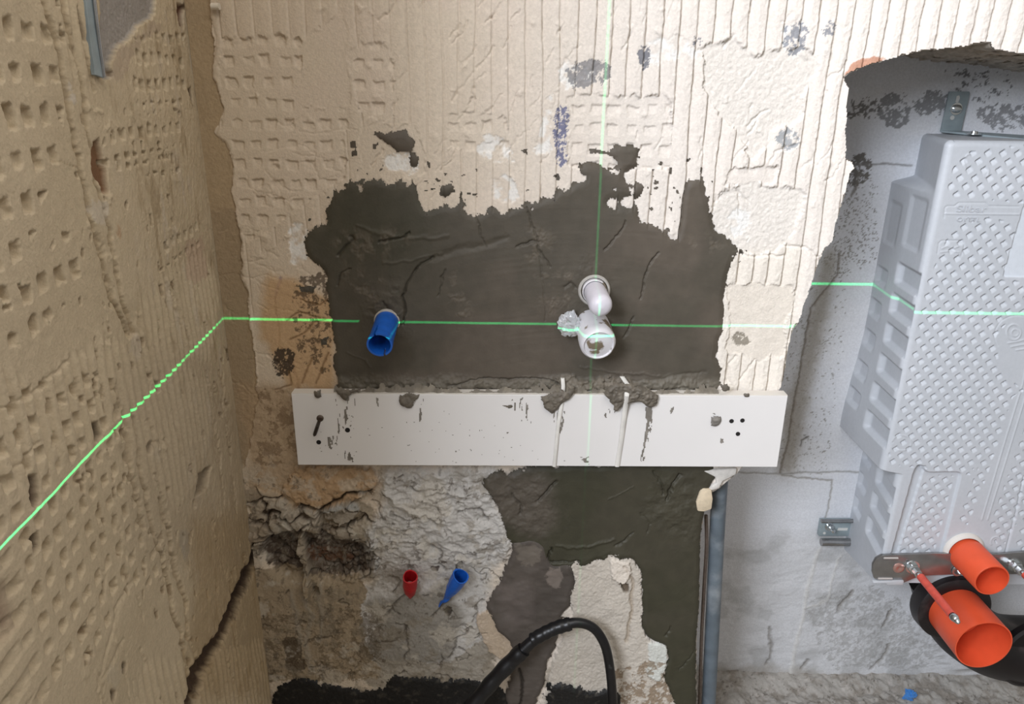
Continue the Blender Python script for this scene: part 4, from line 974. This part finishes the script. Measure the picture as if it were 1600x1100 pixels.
put(tube('bend_body', [on(1480, 908, .13), on(1482, 925, .13), on(1488, 952, .13), on(1512, 985, .125), on(1560, 1010, .125), on(1640, 1016, .13)], .066, M_black, n=14, seg=40, rfun=lambda t: 1.0-.10*math.sin(math.pi*t)), o)
put(lathe('socket_rim', (.8165, .098, .4054), (0, -1, 0), [(0, .058), (0, .066), (.006, .068), (.030, .066), (.034, .060), (.034, .048)], M_black, seg=56), o)
put(lathe('clamp_ring', on(1606, 1016, .10), (.12, -1, .05), [(0, .060), (.004, .071), (.016, .071), (.020, .066), (.018, .0)], M_black, seg=56), o)

# ------------------------------------------------------------------ grey conduit and cable in the chase
M_cond = mat('grey_blue_conduit', (92, 102, 110), rough=.45, noise=.2, nscale=35, col2=(140, 146, 150), c2scale=22, c2lo=.5, c2hi=.75)
ct = tube('conduit_pipe', [on(1126, 742, .036), on(1122, 800, .036), on(1118, 880, .036), on(1112, 1000, .036), on(1107, 1100, .036), on(1100, 1248, .036)], .0128, M_cond, n=10, seg=28)
tag(ct, 'grey-blue vertical conduit pipe in the gap right of the lower mortar', 'pipe')
cb = tube('cable', [on(1103, 805, .030), on(1104, 850, .030), on(1100, 920, .032), on(1096, 1000, .030), on(1093, 1100, .032), on(1088, 1240, .034)], .0030, mat('brown_cable', (96, 84, 76), rough=.7, noise=.2), n=10, seg=12)
tag(cb, 'thin brown cable running beside the grey-blue conduit', 'cable')
M_chip = mat('render_chip', (206, 190, 164), rough=.9, noise=.1, nscale=120, bump=.001)
M_chipw = mat('white_plaster_chip', (206, 202, 196), rough=.9, noise=.1, nscale=120, bump=.001)
o = slab('render_chunk', [(1094, 768), (1100, 764), (1112, 766), (1114, 780), (1112, 796), (1100, 800), (1090, 799), (1088, 785)], -.010, .016, M_chip, None, .002); tag(o, 'small beige chip of render at the top of the grey-blue conduit', 'render chunk')
o = slab('render_chunk', [(1098, 736), (1152, 732), (1150, 742), (1138, 748), (1130, 752), (1124, 764), (1106, 768), (1112, 760), (1120, 756), (1118, 746)], -.007, .020, M_chipw, None, .002); tag(o, 'jagged white plaster lip under the right end of the board', 'render chunk')

# ------------------------------------------------------------------ white board
BY = -.027
M_board = mat('white_laminate', (222, 219, 217), rough=.32, noise=.015, nscale=12, spec=.5)
c4 = [on(456, 619, BY), on(1229, 617, BY), on(1212, 726, BY), on(466, 725, BY)]
xl, xr, zt, zb_ = -.331, .4145, .8625, .7425
bd = empty('board', ((xl+xr)/2, -.015, zb_), 'long white laminate board screwed level across the wall under the mortar', 'board')
tilt = .0095
def bcorner(x, y, z): return (x, y, z + (x-xl)*tilt - .003)
def bbox(name, x0, x1, y0, y1, z0, z1, M, root, bevel=.0008):
    V = [bcorner(x, y, z) for y in (y0, y1) for z in (z0, z1) for x in (x0, x1)]
    F = [(0, 1, 3, 2), (4, 6, 7, 5), (0, 4, 5, 1), (2, 3, 7, 6), (0, 2, 6, 4), (1, 5, 7, 3)]
    return linkmesh(name, V, F, M, smooth=False, root=root, bevel=bevel)
bbox('board_panel', xl, xr, BY, -.008, zb_, zt, M_board, bd)
bbox('edge_band', xl+.0002, xr-.0002, BY+.0003, -.0083, zt, zt+.0012, mat('edge_band', (214, 208, 200), rough=.5), bd, .0003)
HOLES = [(498, 691, 3.2), (543, 672, 3.4), (1143, 658, 3.0), (1160, 657, 3.0), (1153, 678, 3.0)]
for hx, hy, hr in HOLES:
    put(lathe('screw_hole', on(hx, hy, BY-.0002), (0, -1, 0), [(-.001, hr*.00115), (.0003, hr*.00115), (.0003, hr*.0009), (.0001, 0)], M_hole, seg=16), bd)  # flat dark discs, the shade inside each hole is put into the colour
# mortar smears on the laminate
fs = Field((0, BY-.0001, 0), (1, 0, 0), (0, 0, 1), (0, -1, 0), np.arange(xl+.001, xr-.001, .0011), np.arange(zb_, zt+.006, .0011))
fs.P[..., 2] = fs.b; SX, SZ = fs.a, fs.b
fs.wx += .5*fbm(SX/.004, SZ/.012, 501, 3); fs.wy += .5*fbm(SX/.004, SZ/.012, 502, 3)
sm_mask = np.zeros(SX.shape)
def smear(poly, thr=-.2, w=3, sx=.0025, sz=.016, k=1):
    global sm_mask
    sm_mask = np.maximum(sm_mask, k*fs.mask(poly, w)*(fbm(SX/sx, SZ/sz, 503, 3, .6) > thr-.20))
smear([(538, 622), (546, 622), (545, 650), (540, 668), (534, 672), (537, 650)], .0); smear([(528, 645), (533, 645), (530, 680), (526, 680)], .15)
smear([(512, 680), (530, 682), (530, 705), (514, 702)], .08, 4, .003, .01); smear([(540, 702), (550, 704), (553, 722), (538, 718)], .0, 3); smear([(588, 620), (594, 620), (594, 636), (590, 634)], .0)
smear([(655, 622), (662, 622), (658, 660), (654, 658)], .0, 2); smear([(553, 622), (556, 622), (556, 636), (553, 634)], 0, 1); smear([(523, 622), (530, 622), (527, 636)], .1)
smear([(862, 640), (886, 640), (876, 676), (868, 676)], .0, 3); smear([(880, 690), (884, 690), (884, 722), (881, 722)], .0, 2); smear([(945, 640), (955, 640), (950, 658), (943, 650)], .1, 3); smear([(960, 630), (975, 630), (964, 652)], -.1, 3)
smear([(1007, 636), (1020, 634), (1019, 660), (1011, 700), (1008, 722), (1000, 722), (1004, 690), (1008, 660)], -.02, 3, .0018, .012); smear([(1048, 636), (1054, 634), (1048, 652), (1043, 654)], .0, 2)
smear([(900, 716), (922, 714), (922, 724), (905, 724)], .12, 6, .004, .004); smear([(800, 620), (850, 620), (845, 660), (806, 660)], .38, 5); smear([(480, 660), (700, 640), (900, 720), (500, 722)], .62, 6, .003, .003)
smear([(1124, 685), (1130, 685), (1128, 700), (1124, 698)], .1, 2); smear([(1110, 645), (1118, 645), (1118, 649)], 0, 1); smear([(541, 650), (552, 650), (550, 668), (542, 665)], .2, 3, .003, .003)
fs.col[:] = lin((118, 112, 104)); fs.paint(sstep(0, .4, fbm(SX/.003, SZ/.01, 505)), (150, 144, 136), .7)
fs.h[:] = .0003+.0002*fbm(SX/.003, SZ/.003, 504)
fs.P[..., 2] = SZ
smo = fs.build('mortar_stain', M_mortar, keep=sm_mask > .5); put(smo, bd); smo['kind'] = 'stuff'

def blob(poly, label, depth=.005, plane=BY, col_=(96, 89, 79), seed=600, warp=4, name='mortar_blob', over=False, rgh=.010):
    pts = np.array([on(a, b, plane) for a, b in poly]); x0, x1 = pts[:, 0].min()-.006, pts[:, 0].max()+.006; z0, z1 = pts[:, 2].min()-.006, pts[:, 2].max()+.006
    f = Field((0, plane, 0), (1, 0, 0), (0, 0, 1), (0, -1, 0), np.arange(x0, x1, .0010), np.arange(z0, z1, .0010))
    f.wx += .5*fbm(f.a/.005, f.b/.005, seed, 3); f.wy += .5*fbm(f.a/.005, f.b/.005, seed+1, 3)
    mk = f.mask(poly, warp) > .5
    s_ = np.clip((blur(mk, 3)-.45)*1.9, 0, 1)**.5
    f.h = .0002 + s_*depth*(1+.5*fbm(f.a/rgh, f.b/rgh, seed+2, 4, .65))
    f.col[:] = lin(col_); f.paint(sstep(-.1, .4, fbm(f.a/.006, f.b/.006, seed+3)), tuple(c*1.18 for c in col_), .7)
    o = f.build(name, M_mortar, keep=mk); return tag(o, label, 'mortar blob')
blob([(626, 620), (640, 612), (655, 616), (648, 628), (646, 636), (640, 638), (628, 632)], 'dark mortar blob over the board edge, with a thin grey streak close to its right', seed=601)
blob([(486, 611), (500, 607), (502, 617), (490, 619)], 'small mortar blob on the board edge just above the bent screw', seed=602, depth=.004)
blob([(520, 610), (540, 606), (565, 608), (548, 618), (540, 627), (532, 618)], 'mortar blob on the left end of the board edge, right of the bent screw', seed=603)
blob([(782, 632), (800, 630), (803, 636), (795, 640)], 'tiny flat mortar blob high on the middle of the board', seed=604, depth=.002)
blob([(846, 618), (860, 612), (900, 604), (890, 620), (878, 628), (870, 640), (862, 646), (852, 636)], 'mortar blob hanging over the board, crossed by the left plastic strip', seed=605, depth=.008)
blob([(940, 612), (960, 592), (1000, 600), (1028, 614), (1026, 628), (1016, 634), (1010, 636), (1002, 628), (980, 630), (968, 636), (960, 646), (956, 634)], 'largest crumbly mortar lump over the board edge at the right plastic strip', seed=607, depth=.011)
blob([(1110, 652), (1116, 648), (1126, 650), (1129, 658), (1122, 666), (1110, 666)], 'round grey mortar blob stuck on the face of the board near its right end', seed=608, depth=.005, col_=(112, 108, 102), warp=2)
blob([(1122, 597), (1138, 598), (1143, 610), (1130, 612)], 'mortar blob sitting on the board edge below the white plaster', seed=609, depth=.005)
blob([(1160, 613), (1170, 612), (1171, 619), (1162, 620)], 'rightmost little mortar blob on the top edge of the board', seed=610, depth=.004)
# crusty line of mortar squeezed on to the top of the board
fc = Field((0, BY+.004, 0), (1, 0, 0), (0, 0, 1), (0, -1, 0), np.arange(-.268, .312, .0011), np.arange(.855, .895, .0011))
cr_h = .012+.010*fbm(fc.a/.03, fc.b*0, 620, 4); topz = bcorner(0, 0, 0)[2]*0 + zt + (fc.a-xl)*tilt-.003
mk = (fc.b > topz-.001) & (fc.b < topz+cr_h*(.7+.6*fbm(fc.a/.01, fc.b/.01, 621, 3)))
fc.h = -.016*sstep(0, .016, fc.b-topz)+.003*fbm(fc.a/.008, fc.b/.008, 622, 4)
fc.col[:] = lin((110, 103, 92)); fc.paint(sstep(0, .4, fbm(fc.a/.008, fc.b/.008, 623)), (136, 128, 114), .7)
tag(fc.build('mortar_crust', M_mortar, keep=mk), 'crumbly line of squeezed-out mortar along the top edge of the board', 'mortar crust')

# plastic strips over the board
M_strip = mat('white_plastic_strip', (214, 211, 205), rough=.4, noise=.12, nscale=50)
def flatstrip(pts, w, label):
    V = []; F = []
    P_ = [np.array(p) for p in pts]; n_ = len(P_)
    for i, p in enumerate(P_):
        for dx, dy in ((-w, 0), (-w, -.0020), (-w*.45, -.0034), (w*.45, -.0034), (w, -.0020), (w, 0)): V.append(p+np.array([dx, dy, 0]))
    for i in range(n_-1):
        for k in range(6):
            j = (k+1) % 6; F.append((i*6+k, i*6+j, (i+1)*6+j, (i+1)*6+k))
    F += [tuple(range(6)), tuple(range((n_-1)*6, n_*6))[::-1]]
    o = linkmesh('plastic_strip', V, F, M_strip); tag(o, label, 'strip'); return o
flatstrip([on(879, 590, -.010), on(880, 603, -.018), on(879, 618, BY-.0002), on(872, 665, BY-.0002), on(866, 728, BY-.0002)], .0029, 'thin white plastic strip down the board, left of the pair, partly caked in mortar')
flatstrip([on(972, 588, -.010), on(980, 600, -.024), on(979, 618, BY-.012), on(975, 650, BY-.002), on(970, 690, BY-.0002), on(964, 728, BY-.0002)], .0035, 'thin white plastic strip down the board, right of the pair, below the biggest mortar lump')

# bent screw in the board
a, b = on(491, 681, BY+.004), on(500, 654, BY-.030)
o = empty('screw', on(491, 680, BY), 'dark screw sticking crookedly out of the left end of the board', 'screw')
M_scr = mat('dark_screw', (62, 50, 40), rough=.4, metal=.6)
put(lathe('screw_shaft', a, np.array(b)-np.array(a), [(0, .0026)] + [(t*.0016+.001, .0024+.0005*(t % 2)) for t in range(24)] + [(float(np.linalg.norm(b-a)), .0024)], M_scr, seg=14), o)
put(lathe('screw_head', np.array(b)-(b-a)/np.linalg.norm(b-a)*.002, np.array(b)-np.array(a), [(-.001, .0024), (.002, .0052), (.0035, .0052), (.003, .002), (.0015, 0)], M_scr, seg=18), o)

# ------------------------------------------------------------------ supply and waste stubs above the board
M_blue = mat('blue_plastic', (26, 92, 186), rough=.35, noise=.12, nscale=60, bump=.0004, bscale=200)
M_white = mat('white_wrapped_plastic', (208, 204, 212), rough=.38, noise=.05, nscale=40, bump=.0012, bscale=60)
M_whites = mat('white_dirty_plastic', (214, 212, 216), rough=.4, noise=.04, nscale=40, bump=.0006, bscale=90, col2=(120, 108, 92), c2scale=34, c2lo=.56, c2hi=.60)
M_ring = mat('ring_grey', (176, 172, 166), rough=.6, noise=.1)
bl = empty('pipe_plug', (-.188, -.004, LZ+.001), 'blue plastic plug sticking out of the mortar on the left', 'pipe plug')
base = np.array([-.1855, -.002, LZ+.002]); tipc = on(593, 539, -.078); dv = tipc-base; Lb = float(np.linalg.norm(dv))
# split sleeve: the wall of the sleeve is slotted at the top and bottom of its mouth
def slotted(name, p, d, L, r, th, M, slots, root, seg=72, nl=24):
    d_, u, v = frame_of(d); V = []; F = []
    # v is up-ish; find angle of world up
    for lay, rr in ((0, r), (1, r-th)):
        for k in range(nl+1):
            for i in range(seg):
                a = 2*math.pi*i/seg; V.append(Vector(p)+d_*(L*k/nl)+(u*math.cos(a)+v*math.sin(a))*(rr*(1+(.05 if k > nl-4 else 0))))
    off = (nl+1)*seg
    def cut(i, k):
        t = (k+.5)/nl; a = 360*(i+.5)/seg
        return any(abs((a-s0+180) % 360-180) < w/2 and t > t0 for s0, w, t0 in slots)
    for k in range(nl):
        for i in range(seg):
            j = (i+1) % seg
            if cut(i, k): continue
            F.append((k*seg+i, k*seg+j, (k+1)*seg+j, (k+1)*seg+i)); F.append((off+k*seg+i, off+(k+1)*seg+i, off+(k+1)*seg+j, off+k*seg+j))
            if k == nl-1 or cut(i, k+1): F.append(((k+1)*seg+i, (k+1)*seg+j, off+(k+1)*seg+j, off+(k+1)*seg+i))
            if cut((i+1) % seg, k): F.append((k*seg+j, off+k*seg+j, off+(k+1)*seg+j, (k+1)*seg+j))
            if cut((i-1) % seg, k): F.append((k*seg+i, (k+1)*seg+i, off+(k+1)*seg+i, off+k*seg+i))
    return linkmesh(name, V, F, M, root=root)
d_, u_, v_ = frame_of(dv); upa = math.degrees(math.atan2(v_.z, u_.z))
slotted('plug_sleeve', base, dv, Lb, .0172, .0026, M_blue, [(upa-18, 10, .62), (upa+160, 10, .8)], bl)
put(lathe('plug_bottom', base+dv*.35, dv, [(0, .0165), (.001, .0146), (.001, 0)], mat('blue_shaded_inside', (14, 52, 120), rough=.5), seg=30), bl)  # darker copy of the blue plastic, interior shade put into its colour
put(lathe('white_ring', base+dv*.02, dv, [(0, .0165), (0, .0192), (.004, .0192), (.005, .0175)], M_ring, seg=40), bl)

sw = empty('pipe_stub', (.1205, -.004, 1.017), 'small white capped pipe stub with a round collar, upper one above the laser line', 'pipe stub')
b0 = np.array([.1185, -.004, 1.0205]); b1 = np.array([.1225, -.070, 1.014]); dw = b1-b0; L = float(np.linalg.norm(dw)); r = .0165
put(lathe('stub_body', b0, dw, [(-.006, r*.98), (L-.010, r), (L-.004, r*.93), (L, r*.78), (L+.003, r*.5), (L+.0042, 0)], M_white, seg=44), sw)
put(lathe('collar', b0-dw*.03, (0, -1, 0), [(0, .0235), (.006, .0235), (.008, .0220), (.0075, .0195), (.002, .0188)], M_ring, seg=44), sw)
put(lathe('inner_ring', b0, (0, -1, 0), [(.000, .0185), (.010, .0180), (.0115, .0165)], M_whites, seg=40), sw)
lw = empty('drain_stub', (.115, -.004, LZ+.002), 'thick white capped waste pipe crossed by the green laser line', 'pipe stub')
c0 = on(925, 509, -.004); c1 = np.array([c0[0]+.004, 0, 0]); dd = ray(935.5, 540); t_ = (c0[0]+.005)/dd[0]; c1 = CAM+dd*t_; dw = c1-c0; L = float(np.linalg.norm(dw)); r = .0262
put(lathe('drain_body', c0-dw/L*.006, dw, [(0, r*.96), (L-.008, r), (L, r*.985), (L+.004, r*.93), (L+.006, r*.84), (L+.0055, r*.80), (L+.0035, r*.78), (L+.004, r*.70), (L+.0065, r*.3), (L+.007, 0)], M_whites, seg=56), lw)
print('drain tip', c1, 'LZ', LZ)
# crumpled clear film beside it
bm_ = []; rr = random.Random(4)
def crumple(name, c, rx, ry, rz, M, seed, root=None, amp=.5, nu=26, nv=18):
    V = []; F = []
    for i in range(nv+1):
        th = math.pi*i/nv
        for j in range(nu):
            ph = 2*math.pi*j/nu
            x, y, z = math.sin(th)*math.cos(ph), math.sin(th)*math.sin(ph), math.cos(th)
            k = 1+amp*float(fbm(np.array(x*2.2+seed), np.array(y*2.2+z*3.1), seed, 3, .7))+amp*.5*(rr.random()-.5)*(0 < i < nv)
            V.append((c[0]+rx*x*k, c[1]+ry*y*k, c[2]+rz*z*k))
    for i in range(nv):
        for j in range(nu):
            k = (j+1) % nu; F.append((i*nu+j, i*nu+k, (i+1)*nu+k, (i+1)*nu+j))
    return linkmesh(name, V, F, M, smooth=False, root=root)
M_film = mat('clear_film', (214, 216, 220), rough=.12, trans=.45, spec=.7)
o = crumple('plastic_film', on(890, 507, -.022), .017, .012, .018, M_film, 7, amp=.42); tag(o, 'crumpled clear plastic film stuck left of the thick white waste pipe', 'plastic film')

# ------------------------------------------------------------------ plugs in the concrete below the board
M_red = mat('red_plastic', (178, 20, 30), rough=.4, noise=.15, nscale=80, bump=.0006, bscale=200)
def cone_plug(name, tip, mouth, r, M, label, prof, squash=1.0, lean=None, wob=.04):
    root = empty(name, tip, label, 'pipe plug')
    d = np.array(mouth)-np.array(tip); L = float(np.linalg.norm(d))
    pr = [(t*L, k*r) for t, k in prof] + [(L, .86*r), (.55*L, .80*r), (.5*L, 0)]
    put(lathe('plug_body', tip, d, pr, M, seg=36, wob=wob), root); return root
rp = cone_plug('pipe_plug', on(641, 934, -.002), on(641, 901, -.030), .0122, M_red, 'small red plastic plug in the concrete under the board', [(0, .18), (.18, .50), (.3, .78), (.6, .98), (.95, 1.0), (1, 1.0)])
put(lathe('copper_stem', on(641, 916, -.018), (0, -.5, .8), [(0, .0022), (.014, .0022), (.014, 0)], mat('brass', (150, 110, 60), rough=.4, metal=.8), seg=12), rp)
bp2 = cone_plug('pipe_plug', on(693, 941, -.006), on(720, 900, -.034), .0135, M_blue, 'twisted blue plastic plug in the concrete right of the red plug', [(0, .12), (.12, .26), (.3, .50), (.5, .80), (.75, .98), (1, 1.0)], wob=.06)
put(tube('twisted_tail', [on(703, 930, -.012), on(697, 938, -.012), on(690, 941, -.006), on(686, 948, -.001)], .0045, M_blue, n=6, seg=10, rfun=lambda t: 1-.7*t), bp2)

# ------------------------------------------------------------------ black hose arch
M_hose = mat('black_hose', (14, 14, 17), rough=.38, noise=.3, nscale=60, bump=.0008, bscale=90, col2=(60, 62, 62), c2scale=45, c2lo=.66, c2hi=.74)
hs = tube('hose', [on(655, 1235, -.10), on(700, 1150, -.085), on(742, 1098, -.070), (on(772, 1062, -.062)), on(805, 1027, -.055), on(840, 996, -.048), on(872, 980, -.044), on(902, 973, -.042), on(928, 982, -.042), on(945, 1008, -.044), on(953, 1045, -.046), on(957, 1090, -.046), on(958, 1140, -.05), on(955, 1215, -.05)],
          .0122, M_hose, n=10, seg=24, rfun=lambda t: .90-.24*float(sstep(.15, .62, np.array(t))))
ho = empty('hose', on(700, 1150, -.085), 'thick black rubber hose bent into an arch at the foot of the wall', 'hose'); hs.name = 'hose_core'; put(hs, ho)
for pts, rr_ in (([on(655, 1235, -.10), on(700, 1150, -.085), on(742, 1098, -.070), on(772, 1062, -.062), on(800, 1032, -.056), on(818, 1015, -.054)], .0132), ([on(832, 1000, -.048), on(850, 990, -.047), on(872, 980, -.044), on(892, 974.5, -.042)], .0112)):
    put(tube('torn_sleeve', pts, rr_, M_hose, n=8, seg=24, rfun=lambda t: 1+.05*math.sin(t*37)), ho)

# ------------------------------------------------------------------ small things
def onl(px_, py_, h=0.0):
    d = ray(px_, py_); t = ((np.array([XC, 0, 0])+NL*h-CAM) @ NL)/(d @ NL); return CAM+d*t
cbd = empty('corner_bead', onl(150, 120), 'galvanised metal plaster bead ending high on the left wall', 'plaster bead')
f_ = [onl(126, -60, .004), onl(146, -60, .004), onl(152, 40, .004), onl(160, 112, .004), onl(163, 122, .004), onl(149, 117, .003), onl(141, 62, .003), onl(134, 0, .003)]
b_ = [p-NL*.004 for p in f_]
put(prism('bead_wing', f_, b_, M_zdark, smooth=False, bevel=.0004), cbd)
put(tube('bead_nose', [onl(140, -60, .005), onl(147, 0, .005), onl(153, 50, .005), onl(162, 120, .004)], .0021, M_zinc, n=6, seg=12), cbd)
o = tube('plastic_peg', [on(331, 10, -.006), on(343, 10, -.007)], .0042, mat('peg_white', (214, 204, 188), rough=.5), n=3, seg=16); tag(o, 'tiny white plastic peg stuck near the top of the room corner', 'peg')
dr = ray(1422, 1086); sc_p = CAM + dr*((.086-CAM[2])/dr[2])
o = crumple('plastic_scrap', sc_p, .012, .006, .012, mat('blue_film', (60, 128, 200), rough=.4, trans=.1), 12, amp=.9, nu=20, nv=12); tag(o, 'crumpled scrap of blue plastic film on the rubble right', 'plastic scrap')
# rubble ledge at the foot of the recess
fr2 = Field((0, 0, .070), (1, 0, 0), (0, 1, 0), (0, 0, 1), np.arange(.345, 1.15, .0022), np.arange(-.02, .262, .0022))
fr2.h = .008*fbm(fr2.a/.05, fr2.b/.05, 701, 4)+.004*fbm(fr2.a/.012, fr2.b/.012, 702, 3) + .012*sstep(.20, .262, fr2.b)
fr2.col[:] = lin((160, 156, 150)); fr2.paint(sstep(-.1, .4, fbm(fr2.a/.02, fr2.b/.02, 703, 5, .65)), (128, 120, 110), .7); fr2.paint(sstep(.2, .45, fbm(fr2.a/.012, fr2.b/.012, 704, 5, .7)), (176, 170, 164), .7); fr2.paint(sstep(.35, .5, fbm(fr2.a/.008, fr2.b/.008, 705, 4, .7)), (84, 76, 68), .7)
tag(fr2.build('floor_rubble', M_wall), kind='structure')
